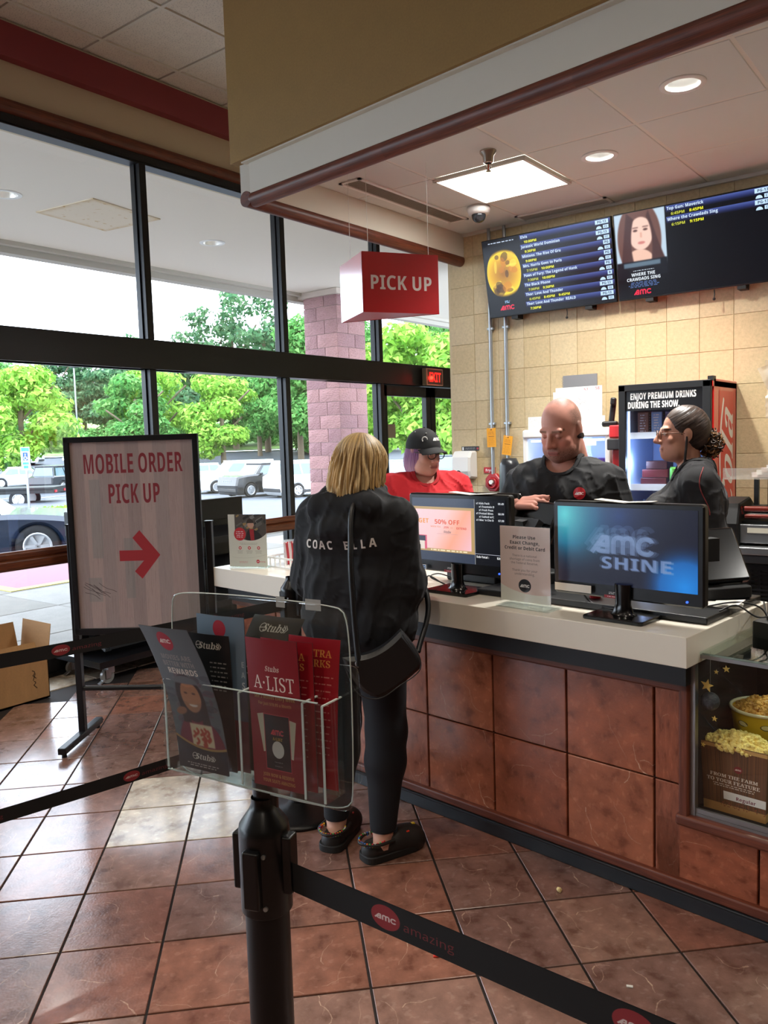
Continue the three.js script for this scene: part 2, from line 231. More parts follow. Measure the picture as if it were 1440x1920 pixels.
function downlight(x, y, z, label, power, r = .085, col = [1, .98, .92], group, ang = 1.15) {
  const t = thing('downlight', label, 'light', [x, y, z], 0, group);
  part('trim_ring', La([[r * .86, .0], [r * .9, -.006], [r * 1.16, -.004], [r * 1.18, .004], [r * .86, .004]], 28), whiteP, t);
  part('reflector', La([[r * .88, .0], [r * .78, .04], [r * .6, .075]], 28), M(0xd9d9d6, .25, { metalness: .5, side: THREE.DoubleSide }), t);
  part('bulb', [Cy(r * .6, r * .6, .008, 0, .06, 0, 24)], lampGlow, t);
  const l = new THREE.SpotLight(new THREE.Color(...col), power, 0, ang, .6, 2); l.position.set(0, .05, 0); l.target.position.set(0, -3, 0); l.shadow.radius = 3; l.castShadow = true; t.add(l, l.target);
}
LAMPS_COUNTER.forEach(([x, z], i) => downlight(x, 3.112, z, ['recessed round downlight nearest the wooden soffit moulding', 'recessed round downlight between lamp panel and menu screen'][i] || 'recessed downlight further along the counter ceiling', DOWN_LIGHT, .085, [1, .98, .92], i > 1 ? 'downlights further along the counter' : undefined));
LAMPS_LOBBY.forEach(([x, z]) => downlight(x, 4.41, z, 'warm recessed downlight in the lobby ceiling', LOBBY_LIGHT, .09, [1, .88, .72], 'lobby ceiling downlights'));
LAMPS_CANOPY.forEach(([x, z], i) => downlight(x, 3.834, z, ['round canopy downlight seen through the second upper pane', 'round canopy downlight at the edge of the first upper pane', 'round canopy downlight beyond the brick column'][i], CANOPY_LIGHT, .12));
// ================= OUTSIDE =================
const cncT = dtex(256, 256, (u, v) => { const n = 1 + .1 * fbm(u * 6, v * 6, 3, 4) + .06 * N3(u * 80, v * 80, 1); return [128 * n, 126 * n, 121 * n]; });
const slabM = M(0xffffff, .85, { map: cncT }), slabM2 = M(0xe2e0da, .85, { map: cncT });
const walk = sgroup('sidewalk');
part('slab_bed', Bx(-10.9, -5.46, -.4, -.035, -22, 8), M(0x4a4844, .9), walk);
{ const g = bevTile(1.19, 1.19, .03, .006).rotateX(-PI / 2); for (let i = 0; i < 4; i++) for (let j = 0; j < 16; j++) piece('paving_slab', g, (i + j) % 3 ? slabM : slabM2, walk, [-6.1 - 1.2 * i, -.02, -16 + 1.2 * j]); }
struct('curb', [Bx(-11.05, -10.75, -.4, -.01, -22, 8, .02)], slabM2);
struct('curb_ramp', Bx(-10.7, -9.3, -.03, -.012, -7.3, -4.9), M(0x96606a, .85));
struct('curb_marking', [Bx(-9.3, -9.15, -.03, -.011, -7.3, -4.9), Bx(-10.7, -9.15, -.03, -.011, -4.9, -4.75)], M(0xb4aa60, .85));
// ---- canopy over the walk, with its row of columns
{ const sh = Sh([[-8.62, -8], [-5.46, -8], [-5.46, 22], [-8.62, 22]]); for (const [x, z] of LAMPS_CANOPY) hole(sh, x, -z, .125); struct('canopy_soffit', [Ex(sh, .02, 0, 16).rotateX(-PI / 2).translate(0, 3.835, 0), Bx(-8.62, -5.46, 4.1, 4.3, -22, 8)], M(0xe4dccf, .8)); }
struct('canopy_fascia', [Bx(-8.75, -8.6, 3.72, 4.9, -22, 8), Bx(-8.6, -8.52, 3.79, 3.84, -22, 8)], M(0xb9b4aa, .7));
const stain = dtex(256, 256, (u, v) => { const e = Math.min(u, v, 1 - u, 1 - v), n = fbm(u * 9, v * 9, 2, 4), t = sstep(.1, .0, e) * (.5 + n) + (n > .28 ? .6 : 0); return [lerp(222, 196, t), lerp(210, 166, t), lerp(190, 120, t)]; });
solo('ceiling_patch', 'water-stained patched panel on the outdoor canopy underside', 'patch', tr(Bx(-.38, .38, -.006, .006, -.42, .42), 0, 0, 0), M(0xffffff, .85, { map: stain }), [-7.03, 3.832, -4.78], .15);
const splitB = dtex(128, 128, (u, v) => { const n = 128 + 120 * fbm(u * 9, v * 9, 6, 4); return [n, n, n]; }, false);
const pinkMs = [[160, 122, 124], [170, 130, 130], [152, 116, 120]].map((c, k) => M(0xffffff, .9, { map: dtex(128, 128, (u, v) => { const n = 1 + .16 * fbm(u * 12, v * 12, k, 4); return c.map((q) => q * n); }), bumpMap: splitB, bumpScale: .02 }));
function column(x, z, label) {
  const t = thing('block_column', label, 'column', [x, 0, z], 0, null); delete t.userData.group;
  part('core', B(.62, 3.83, .62, 0, 1.9, 0), M(0xa8958f, .9), t);
  const full = [0, 1].map((k) => { const g = new THREE.BoxGeometry(.395, .193, .05, 4, 3, 1), p = g.attributes.position, R = rng(4 + k); for (let i = 0; i < p.count; i++) if (p.getZ(i) > 0 && Math.abs(p.getX(i)) < .19 && Math.abs(p.getY(i)) < .09) p.setZ(i, .025 + R() * .025); g.computeVertexNormals(); return g; });
  const half = full.map((g) => g.clone().scale(.61, 1, 1)), R = rng(z * 10 | 0);
  for (let f = 0; f < 4; f++) { const s = new THREE.Matrix4().makeRotationY(f * PI / 2); for (let r = 0; r < 19; r++) { const odd = (r + f) % 2; for (const k of [0, 1]) { const isFull = (k === 0) !== !!odd, w = isFull ? .4 : .245, cx = (k === 0 ? -.325 + w / 2 : .325 - w / 2); const m = piece('split_face_block', (isFull ? full : half)[r % 2], pinkMs[Math.floor(R() * 3)], t); m.position.copy(V3(cx, .1 + .2 * r, .3).applyMatrix4(s)); m.rotation.y = f * PI / 2; } } }
  part('cap', B(.78, .08, .78, 0, 3.79, 0), M(0xbcaea4, .8), t);
}
column(-8.22, -9.57, 'square column of pink split-face blocks under the outdoor canopy');
// ---- car park and bank
const gy = (x, z) => { const r = Math.hypot(x, z), K = [[0, -.2], [11, -.2], [40, -1.0], [60, -.95], [82, -.2], [104, 1.6], [130, 5], [200, 9]]; for (let i = 1; i < K.length; i++) if (r < K[i][0]) return lerp(K[i - 1][1], K[i][1], (r - K[i - 1][0]) / (K[i][0] - K[i - 1][0])); return 9; };
function groundStrip(r0, r1, a0, a1, nr, na, dy = 0) { const p = [], u = [], idx = []; for (let i = 0; i <= nr; i++) for (let j = 0; j <= na; j++) { const r = lerp(r0, r1, i / nr), a = lerp(a0, a1, j / na), x = -Math.sin(a) * r, z = -Math.cos(a) * r; p.push(x, gy(x, z) + dy, z); u.push(x * .3, z * .3); if (i < nr && j < na) { const q = i * (na + 1) + j; idx.push(q, q + 1, q + na + 1, q + 1, q + na + 2, q + na + 1); } } const g = new THREE.BufferGeometry(); g.setAttribute('position', new THREE.Float32BufferAttribute(p, 3)); g.setAttribute('uv', new THREE.Float32BufferAttribute(u, 2)); g.setIndex(idx); g.computeVertexNormals(); return g; }
const asph = M(0xffffff, .6, { side: THREE.DoubleSide, map: dtex(256, 256, (u, v) => { const n = 1 + .22 * fbm(u * 5, v * 5, 3, 4) + .1 * N3(u * 90, v * 90, 1); return [74 * n, 79 * n, 86 * n]; }) });
struct('parking_lot', groundStrip(9.5, 97, .2, 2.2, 30, 40), asph);
{ const g = []; for (let k = 0; k < 12; k++) { const r = 50, a = .55 + k * .055; g.push(tr(B(.12, .01, 5), -Math.sin(a) * r, gy(Math.sin(a) * r, Math.cos(a) * r) + .03, -Math.cos(a) * r, 0, .4)); } for (const [a0, a1, r] of [[.9, 1.12, 70], [.95, 1.1, 78]]) g.push(groundStrip(r, r + .25, a0, a1, 1, 20, .04)); struct('parking_markings', g, M(0xd8dad8, .8)); }
const grassT = M(0xffffff, .95, { side: THREE.DoubleSide, map: dtex(256, 256, (u, v) => { const n = 1 + .35 * fbm(u * 20, v * 20, 3, 4); return [112 * n, 146 * n, 66 * n]; }) });
struct('grass_bank', groundStrip(96, 190, .2, 2.2, 16, 30, .12), grassT);
struct('far_curb', groundStrip(95.6, 96.3, .2, 2.2, 1, 40, .2), slabM2);
// ---- trees: trunk, limbs and leaf crowns
function leafCrown(blobs, n, size, cols, seed) {
  const R = rng(seed), pos = new Float32Array(n * 9), col = new Float32Array(n * 9), nor = new Float32Array(n * 9); let tot = 0; const cum = blobs.map((b) => (tot += b[3] * b[4] * b[5]));
  for (let i = 0; i < n; i++) {
    const q = R() * tot, b = blobs[cum.findIndex((c) => c >= q)]; let x, y, z, d; do { x = R() * 2 - 1; y = R() * 2 - 1; z = R() * 2 - 1; d = x * x + y * y + z * z; } while (d > 1 || d < .25 * R());
    const cx = b[0] + x * b[3], cy = b[1] + y * b[4], cz = b[2] + z * b[5], s = size * (.6 + .8 * R()), c = cols[Math.floor(R() * cols.length)], k = .75 + .5 * R();
    const nx = x + (R() - .5) * 1.2, ny = y + (R() - .5) * 1.2 + .35, nz = z + (R() - .5) * 1.2, N = V3(nx, ny, nz).normalize(), T = V3(R() - .5, R() - .5, R() - .5).cross(N).normalize(), U = N.clone().cross(T);
    for (let k2 = 0; k2 < 3; k2++) { const a = k2 * 2.094 + R() * .6, ca = Math.cos(a) * s, sa = Math.sin(a) * s * .7, o = i * 9 + k2 * 3; pos[o] = cx + T.x * ca + U.x * sa; pos[o + 1] = cy + T.y * ca + U.y * sa; pos[o + 2] = cz + T.z * ca + U.z * sa; nor[o] = N.x; nor[o + 1] = N.y; nor[o + 2] = N.z; col[o] = c[0] * k; col[o + 1] = c[1] * k; col[o + 2] = c[2] * k; }
  }
  const g = new THREE.BufferGeometry(); g.setAttribute('position', new THREE.BufferAttribute(pos, 3)); g.setAttribute('normal', new THREE.BufferAttribute(nor, 3)); g.setAttribute('color', new THREE.BufferAttribute(col, 3)); g.setAttribute('uv', new THREE.BufferAttribute(new Float32Array(n * 6), 2)); return g;
}
const leafM = MP(0xffffff, 1, { vertexColors: true, side: THREE.DoubleSide, transmission: .35, thickness: 0, specularIntensity: .2 });
const barkM = M(0x7a6a58, .95), greenA = ['#98c44e', '#88ba44', '#aed260', '#72a83e'].map(lin), greenB = ['#5d9a4c', '#6fa85a', '#4d8a45', '#82b565'].map(lin), greenC = ['#47704a', '#5a8056', '#3c6444', '#6a8a62'].map(lin);
function tree(x, z, top, w, kind, label, seed) {
  const y0 = gy(x, z), H = top - y0, t = thing(kind === 2 ? 'pine_tree' : 'leafy_tree', label, 'tree', [x, y0, z], 0, 'trees around the car park'); const R = rng(seed), bl = [];
  if (kind === 2) for (let k = 0; k < 16; k++) { const f = .25 + .72 * k / 15, r = w * .5 * (1.25 - f) * (.7 + .5 * R()); bl.push([(R() - .5) * w * .35, f * H, (R() - .5) * w * .35, r, H * .05, r]); }
  else for (let k = 0; k < 19; k++) { const a = R() * 6.3, f = .22 + .66 * R(), rr = w * .36 * Math.sin(PI * clamp(f)) * (.4 + .6 * R()); bl.push([Math.cos(a) * rr, f * H, Math.sin(a) * rr, w * (.13 + .1 * R()), H * (.08 + .06 * R()), w * (.13 + .1 * R())]); }
  part('trunk', [Cy(.1 + H * .006, .16 + H * .012, H * .7, 0, H * .35, 0, 8), ...[0, 1, 2, 3].map((k) => Tu([[0, H * (.25 + .08 * k), 0], [Math.cos(k * 1.9) * w * .15, H * (.4 + .08 * k), Math.sin(k * 1.9) * w * .15], [Math.cos(k * 1.9) * w * .3, H * (.5 + .09 * k), Math.sin(k * 1.9) * w * .3]], .06 + H * .003, 6, 5))], barkM, t);
  part('foliage', leafCrown(bl, kind === 2 ? 5600 : 8400, (kind === 2 ? .3 : .26) * Math.pow(H / 10, .35), [greenA, greenB, greenC][kind], seed + 5), leafM, t);
}
const treeList = [
  [-58.3, -31.9, 8.6, 9, 0, 'bright leafy tree at the far edge beside the pickup'], [-70.5, -35.3, 10.8, 10, 1, 'round green tree behind the white pickup'], [-94, -55.6, 14.8, 8, 2, 'dark pine on the bank behind the street sign'], [-95.5, -60.9, 15.7, 8, 2, 'dark pine just beside the lamp post'], [-87.9, -60.5, 15.5, 9, 2, 'tall pine directly behind the lamp post'],
  [-64.3, -46.3, 9, 9, 1, 'mid green tree above the poster stand'], [-66.9, -50.7, 10, 10, 0, 'light green tree by the second window post'], [-77.5, -61.7, 10.9, 9, 1, 'soft green tree between light tree and tall pines'], [-75.7, -63.8, 17.9, 9, 2, 'tall pine seen in the second upper pane, thinner one'], [-72.8, -66.2, 20, 10, 2, 'tallest pine seen in the second upper pane'], [-67.6, -66.3, 18.7, 10, 2, 'broad tall pine nearest the block column'],
  [-58, -51.1, 8.8, 9, 0, 'young bright tree with pale trunk behind the white SUV'], [-64.9, -62.4, 10.2, 9, 1, 'small forked tree on the bank behind the dark SUV'], [-56.1, -59.5, 14.3, 9, 1, 'green tree just beside the block column'], [-57.5, -64.6, 13.3, 9, 1, 'green tree hidden behind the block column'],
  [-37.5, -48, 10.1, 9, 0, 'bright yellow-green tree to the far side of the block column'], [-29.5, -41.5, 9.3, 8.5, 0, 'bright yellow-green tree filling the exit door glass'], [-38.8, -60.3, 15.5, 11, 1, 'tall green tree behind the exit door trees'], [-25, -41, 8.4, 8, 0, 'bright tree beside the tan block wall'], [-32, -54.5, 12.4, 10, 1, 'dense green tree behind the exit sign'], [-47, -57, 13, 9, 1, 'full green tree seen through the narrow upper pane']];
treeList.forEach((a, i) => tree(...a, 40 + i * 3));
// ---- clipped shrubs on the bank
const shrubM = leafM;
for (let k = 0; k < 16; k++) { const a = .46 + k * .047, r = 104 - (k < 7 ? 12 : 0), x = -Math.sin(a) * r, z = -Math.cos(a) * r; const bl = []; const R = rng(300 + k); for (let q = 0; q < 7; q++) bl.push([(R() - .5) * 5, 1 + R() * 1.6, (R() - .5) * 3, 1.9, 1.3, 1.6]); solo('juniper_shrub', 'low juniper shrub in the hedge row on the bank', 'shrub', leafCrown(bl, 4200, .25, greenB, 500 + k), shrubM, [x, gy(x, z), z], 0, 'hedge shrubs on the bank'); }
solo('grass_island', 'small grassy island between the parked cars', 'grass', leafCrown([[0, .1, 0, 1.6, .25, 2.5]], 1500, .16, greenA, 77), leafM, [-27.4, gy(27, 16), -16.2]);
// ---- lamp post and parking sign
{ const x = -68, z = -42.6, t = thing('lamp_post', 'slim grey car park lamp post among the trees', 'lamp post', [x, gy(x, z), z]); part('pole', Cy(.07, .1, 9.5, 0, 4.75, 0, 10), brushed, t); part('lamp_head', B(1.2, .15, .4, .3, 9.5, 0, .04), darkGrey, t); }
{
  const x = -32.5, z = -17.9, t = thing('parking_sign', 'blue and white disabled parking sign on a grey post', 'sign', [x, -.95, z], .75);
  part('post', B(.09, 2.6, .06, 0, 1.3, 0), brushed, t);
  const f = tex(128, 256, (c) => { c.fillStyle = '#dfeaf2'; c.fillRect(0, 0, 128, 256); c.fillStyle = '#3f8fb4'; c.fillRect(8, 8, 112, 40); c.fillStyle = '#1d4fa0'; c.fillRect(28, 60, 72, 90); txt(c, '♿', 64, 105, 60, '#fff'); disc(c, 62, 82, 8, '#fff'); c.strokeStyle = '#fff'; c.lineWidth = 7; c.beginPath(); c.moveTo(60, 90); c.lineTo(62, 112); c.lineTo(82, 112); c.lineTo(88, 132); c.stroke(); c.beginPath(); c.arc(60, 122, 18, .3, 4); c.stroke(); c.fillStyle = '#3f8fb4'; c.fillRect(20, 170, 88, 26); c.fillRect(30, 206, 68, 34); });
  part('sign_plate', [B(.36, .95, .02, 0, 2.3, .04)], print(f, .5), t);
}
// ---- vehicles (length along x, front at +x)
const carGlass = M(0x6d8088, .08, { metalness: .1 }), tyreM = M(0x1a1a1c, .8), rimM = M(0xc8cacc, .35, { metalness: .7 }), redLamp = M(0xc01824, .3), whiteLamp = M(0xe8eef0, .15), orangeLamp = M(0xe06a1e, .3);
function wheel(x, y, z, r, parent, rim = rimM) { const w = part('wheel', [La([[r * .62, -.1], [r * .9, -.11], [r, -.07], [r, .07], [r * .9, .11], [r * .62, .1]], 28).rotateX(PI / 2)], tyreM, parent); w.position.set(x, y, z); const s = []; for (let k = 0; k < 6; k++) s.push(B(r * .58, r * .16, .03, Math.cos(k * PI / 3) * r * .34, Math.sin(k * PI / 3) * r * .34, z > 0 ? .085 : -.085, 0).applyMatrix4(new THREE.Matrix4())); for (let k = 0; k < 6; k++) { s[k] = tr(B(r * .58, r * .15, .03), 0, 0, 0); s[k].translate(r * .33, 0, 0); s[k].rotateZ(k * PI / 3); s[k].translate(0, 0, z > 0 ? .085 : -.085); } part('rim', [...s, Cy(r * .64, r * .64, .1, 0, 0, 0, 24, PI / 2), tr(new THREE.TorusGeometry(r * .6, .025, 6, 24), 0, 0, z > 0 ? .09 : -.09)], rim, w); }
function car(o) {
  const { L, W, H, hood, trunk, belt = .56, color, wr = .36, kind } = o, t = thing(o.name, o.label, o.cat || 'car', [o.p[0], o.p[1] !== null ? o.p[1] : gy(o.p[0], o.p[2]), o.p[2]], o.ry, o.group), gc = .22, yb = H * belt, x0 = -L / 2, x1 = L / 2;
  const paint = MP(color, .25, { clearcoat: .8, clearcoatRoughness: .05, metalness: .1 });
  const wx = [x0 + L * .2, x1 - L * .19], s = new THREE.Shape(); s.moveTo(x0 + .05, gc + .12); s.lineTo(x0, yb * .6); s.lineTo(x0 + .03, yb * .97); s.lineTo(x0 + .2, yb * 1.04); s.lineTo(x1 - hood, yb * 1.05); s.quadraticCurveTo(x1 - hood * .4, yb * 1.02, x1 - .1, yb * (kind === 'suv' ? .95 : .86)); s.lineTo(x1, yb * .6); s.lineTo(x1 - .04, gc + .1); s.lineTo(x1 - .12, gc);
  const arch = wr + .08; s.lineTo(wx[1] + arch, gc); s.absarc(wx[1], wr - .02, arch, -.1, PI + .1, false); s.lineTo(wx[0] + arch, gc); s.absarc(wx[0], wr - .02, arch, -.1, PI + .1, false); s.lineTo(x0 + .2, gc);
  part('body', [Ex(s, W - .16, .08, 10).translate(0, 0, -W / 2 + .08)], paint, t);
  part('underbody', B(L * .92, .3, W * .86, 0, .36, 0), blackM, t);
  if (kind !== 'flatbed') {
    const a = x0 + trunk, b = x1 - hood, top = H, in1 = (b - a) * (kind === 'suv' ? .2 : .26), in0 = (b - a) * (kind === 'suv' ? .06 : .22), wI = W / 2 - .05, wT = W / 2 - .24;
    const quad = (A, Bq, Cq, D) => { const g = new THREE.BufferGeometry(); g.setAttribute('position', new THREE.Float32BufferAttribute([...A, ...Bq, ...Cq, ...A, ...Cq, ...D], 3)); g.computeVertexNormals(); return g; };
    const y0 = yb * 1.02, y1 = top - .06, P = (x, y, z) => [x, y, z], bl = [P(a, y0, wI), P(b, y0, wI), P(b - in1, y1, wT), P(a + in0, y1, wT)], br = bl.map((q) => [q[0], q[1], -q[2]]);
    part('cabin', [quad(...bl), quad(br[1], br[0], br[3], br[2]), quad(bl[1], br[1], br[2], bl[2]), quad(br[0], bl[0], bl[3], br[3]), tr(new RoundedBoxGeometry(b - a - in0 - in1 + .1, .1, wT * 2 + .06, 2, .045), (a + in0 + b - in1) / 2, top - .05, 0)], paint, t);
    const side = (f0, f1, sgn, q = .12, r = .86) => { const px = (f, v) => lerp(lerp(bl[0][0], bl[1][0], f), lerp(bl[3][0], bl[2][0], f), v), pz = (v) => sgn * (lerp(wI, wT, v) + .012), py = (v) => lerp(y0, y1, v); const A = [px(f0, q), py(q), pz(q)], Bq = [px(f1, q), py(q), pz(q)], Cq = [px(f1, r), py(r), pz(r)], D = [px(f0, r), py(r), pz(r)]; return sgn > 0 ? quad(A, Bq, Cq, D) : quad(Bq, A, D, Cq); };
    const fr = kind === 'suv' ? [[.05, .3], [.33, .62], [.65, .93]] : [[.1, .46], [.5, .9]];
    for (const sg of [1, -1]) for (const [f0, f1] of fr) part('side_window', side(f0, f1, sg), carGlass, t);
    const fw2 = (xb, xt, d) => { const q = .1, r = .9, X = (v) => lerp(xb, xt, v) + d, Zz = (v) => lerp(wI, wT, v) - .1, Y = (v) => lerp(y0, y1, v); return d > 0 ? quad([X(q), Y(q), Zz(q)], [X(q), Y(q), -Zz(q)], [X(r), Y(r), -Zz(r)], [X(r), Y(r), Zz(r)]) : quad([X(q), Y(q), -Zz(q)], [X(q), Y(q), Zz(q)], [X(r), Y(r), Zz(r)], [X(r), Y(r), -Zz(r)]); };
    part('windscreen', fw2(b, b - in1, .015), carGlass, t); part('rear_window', fw2(a, a + in0, -.015), carGlass, t);
    for (const sg of [1, -1]) part('mirror', B(.12, .14, .2, b - .35, y0 + .12, sg * (W / 2 + .06), .04), paint, t);
  }
  for (const sg of [1, -1]) { part('headlamp', Sp(.14, x1 - .06, yb * .78, sg * (W / 2 - .24), .5, .7, 1.3), whiteLamp, t); part('tail_lamp', B(.1, .2, .3, x0 + .02, yb * .82, sg * (W / 2 - .2), .03), redLamp, t); }
  part('bumper', [B(.14, .2, W * .9, x1 - .0, gc + .16, 0, .05), B(.14, .2, W * .9, x0 + .0, gc + .18, 0, .05)], o.bumper || darkGrey, t);
  const gr = []; if (o.slots) for (let k = 0; k < 7; k++) gr.push(B(.05, .24, .05, x1 + .015, yb * .74, (k - 3) * .11, .01)); else for (let k = 0; k < 3; k++) gr.push(B(.05, .03, W * .5, x1 - .0, yb * .6 + k * .07, 0)); part('grille', gr, o.slots ? steel : blackM, t);
  for (const x of wx) for (const sg of [1, -1]) wheel(x, wr, sg * (W / 2 - .12), wr, t, o.rim);
  if (o.sills) part('sill', [B(L * .5, .16, W + .02, 0, gc + .1, 0, .03)], darkGrey, t);
  return t;
}
car({ name: 'parked_car', label: 'dark blue car parked closest outside behind the handrail', L: 4.6, W: 1.85, H: 1.38, hood: 1.3, trunk: .7, color: 0x0c1d33, wr: .35, p: [-14.2, -.3, -6.45], ry: .93 });
car({ name: 'parked_car', label: 'white SUV parked nose-on beside the black one', kind: 'suv', L: 4.7, W: 1.95, H: 1.78, hood: 1.15, trunk: .25, belt: .58, color: 0xf0f2f2, p: [-35.1, null, -31.9], ry: 4.25, sills: true });
car({ name: 'parked_car', label: 'boxy black SUV with a slotted upright grille', kind: 'suv', L: 4.3, W: 1.85, H: 1.7, hood: 1.05, trunk: .2, belt: .6, color: 0x14161a, p: [-31.0, null, -29.9], ry: 4.55, slots: true });
car({ name: 'parked_car', label: 'white SUV with its tail beside the block column', kind: 'suv', L: 4.5, W: 1.9, H: 1.82, hood: 1.1, trunk: .2, belt: .56, color: 0xf2f4f4, p: [-28.0, null, -30.4], ry: 1.3, sills: true });
car({ name: 'parked_car', label: 'silver car half hidden behind the white SUV', L: 4.5, W: 1.8, H: 1.45, hood: 1.2, trunk: .7, color: 0xb8c4cc, p: [-44.9, null, -37.5], ry: 4.3 });
car({ name: 'parked_car', label: 'grey SUV seen between red shirt worker and tan wall', kind: 'suv', L: 4.8, W: 1.95, H: 1.8, hood: 1.1, trunk: .25, color: 0x5a626a, p: [-23.4, null, -36.6], ry: 5.2 });
car({ name: 'parked_car', label: 'silver car with chrome grille behind the blonde customer', kind: 'suv', L: 4.6, W: 1.9, H: 1.6, hood: 1.3, trunk: .25, color: 0xaab4bb, p: [-26.2, null, -35.6], ry: 4.7 });
car({ name: 'parked_car', label: 'silver sedan behind the flatbed truck', L: 4.7, W: 1.8, H: 1.47, hood: 1.2, trunk: .8, color: 0xdfe3e4, p: [-55.6, null, -30.4], ry: 1.0 });
car({ name: 'parked_car', label: 'dark SUV with red tail lamps beside the poster stand', kind: 'suv', L: 4.6, W: 1.9, H: 1.7, hood: 1.1, trunk: .2, color: 0x1a1f26, p: [-48.8, null, -29.5], ry: 1.9 });
car({ name: 'parked_car', label: 'small blue car parked farthest off by the bank', L: 4.4, W: 1.8, H: 1.45, hood: 1.1, trunk: .7, color: 0x6f8ca6, p: [-91, null, -47.5], ry: -.4 });
{ // pickup
  const t = car({ name: 'pickup_truck', label: 'white crew cab pickup beyond the parked sedans', cat: 'pickup', kind: 'suv', L: 5.8, W: 2, H: 1.92, hood: 1.35, trunk: 1.9, belt: .56, color: 0xeceeee, wr: .42, p: [-79.3, null, -42.1], ry: .75 });
}
{ // flatbed: dark cab, low deck, dual rear wheels
  const t = thing('flatbed_truck', 'dark flatbed truck with a low black deck', 'truck', [-42.6, -1.28, -21.0], .75);
  const navy = MP(0x101a2a, .25, { clearcoat: .7 });
  part('deck', [B(6.2, .12, 2.3, .8, 1.02, 0, .02), B(6.2, .22, 2.2, .8, .88, 0)], blackM, t);
  part('tool_box', B(1.7, .62, 2.1, -1.2, .68, 0, .03), M(0x1d232b, .4), t);
  part('cab', [Ex(Sh([[-5.6, .4], [-5.7, 1.2], [-4.6, 1.35], [-4.0, 2.1], [-2.6, 2.1], [-2.3, 1.2], [-2.3, .4]]), 1.9, .08).translate(0, 0, -.95)], navy, t);
  part('windscreen', [tr(B(.03, .75, 1.6), -4.36, 1.72, 0, 0, 0, -.68)], carGlass, t);
  for (const sg of [1, -1]) part('side_window', B(1.1, .5, .03, -3.3, 1.72, sg * 1.045), carGlass, t);
  for (const x of [-4.7, 2.1]) for (const sg of [1, -1]) wheel(x, .48, sg * .95, .48, t);
  for (const sg of [1, -1]) part('tail_lamp', B(.08, .12, .3, 3.9, .86, sg * .8), redLamp, t);
}
{ const g = []; for (let k = 0; k < 7; k++) { } struct('retaining_wall', [tr(B(22, 2.4, .5), -35, .6, -66, 0, -.2)], M(0x8c8178, .9)); }
// ================= COUNTER =================
const cg = (name, label, cat, u, y, v, dry = 0, group) => thing(name, label, cat, C(u, y, v), CRY + dry, group);
const lamin = M(0xe6dfd0, .32), counter = cg('service_counter', 'white topped service counter faced with red-brown stone tiles', 'counter', 0, 0, 0);
part('countertop', [Bx(-2.6, 0, .841, .941, -.7, 0, .003)], lamin, counter);
part('recess_band', [Bx(-2.55, -.03, .765, .841, -.66, -.06)], blackM, counter);
part('carcass', [Bx(-2.55, 1.7, .03, .31, -.66, -.115), Bx(-2.55, -.05, .3, .765, -.66, -.115)], M(0x1b1512, .8), counter);
part('base_skirting', [Bx(-2.6, 1.7, 0, .058, -.67, -.075, .004), Bx(-2.6, 1.7, .05, .056, -.67, -.066)], M(0x23282d, .4), counter);
part('top_moulding', [buv(Bx(-2.55, -.03, .735, .767, -.13, -.078, .008), 'x')], woodM, counter);
part('base_moulding', [buv(Bx(-2.55, 1.7, .058, .095, -.13, -.08, .008), 'x')], woodM, counter);
part('corner_moulding', [buv(Bx(-.065, -.03, .31, .767, -.13, -.078, .008), 'y')], woodM, counter);
part('corner_moulding', [buv(Bx(-1.375, -1.345, .06, .74, -.13, -.088, .006), 'y')], woodM, counter);
part('case_moulding', [buv(Bx(-.075, 1.7, .285, .325, -.13, -.072, .012), 'x')], woodM, counter);
{
  const counterMats = [[158, 90, 64], [150, 84, 60], [162, 96, 70], [146, 86, 66]].map((c, i) => M(0xffffff, .24, { map: marble(c, 61 + i * 5), bumpMap: stoneBump, bumpScale: .0006 })), us = [-2.54, -2.2, -1.86, -1.52, -1.36, -1.18, -.833, -.498, -.158, -.062], R = rng(21);
  for (let i = 0; i < us.length - 1; i++) for (const [y0, y1] of [[.093, .412], [.418, .737]]) { const w = us[i + 1] - us[i] - .008; piece('stone_tile', bevTile(w, y1 - y0, .018, .002), counterMats[(i + (y0 > .2 ? 1 : 3)) % 4], counter, [(us[i] + us[i + 1]) / 2, (y0 + y1) / 2, -.1], [0, 0, 0]); }
  for (const [a, b] of [[-.15, .183], [.19, .53], [.537, .87], [.88, 1.21]]) piece('stone_tile', bevTile(b - a, .195, .018, .002), counterMats[R() * 4 | 0], counter, [(a + b) / 2, .19, -.1]);
}
// ---- glass display case with popcorn
const caseT = cg('display_case', 'glass display case with star stickers at the counter end', 'display case', .8, .32, .1);
part('frame', [Bx(-.83, .85, .0, .014, -.02, .0), Bx(-.835, -.815, 0, .545, -.02, .004), Bx(.83, .85, 0, .545, -.02, 0), Bx(-.83, .85, .015, .03, -.012, -.002), Bx(-.83, .85, .535, .548, -.02, .0)], brushed, caseT);
part('black_lining', [Bx(-.83, .85, -.02, .0, -.58, 0), Bx(-.83, .85, 0, .54, -.6, -.58), Bx(-.84, -.83, 0, .54, -.58, -.02), Bx(.84, .85, 0, .54, -.58, 0)], M(0x040405, 1), caseT);
part('front_pane', Pl(1.645, .52, .0075, .275, -.008), glass, caseT);
part('top_pane', Bx(-.83, .85, .548, .556, -.58, .004), MP(0xe8f4ee, .02, { transmission: 1, thickness: 0 }), caseT);
const starM = M(0xd8b657, .4); const star = (r) => { const s = []; for (let k = 0; k < 10; k++) { const a = PI / 2 + k * PI / 5, q = k % 2 ? r * .42 : r; s.push([Math.cos(a) * q, Math.sin(a) * q]); } return Ex(Sh(s), .002); };
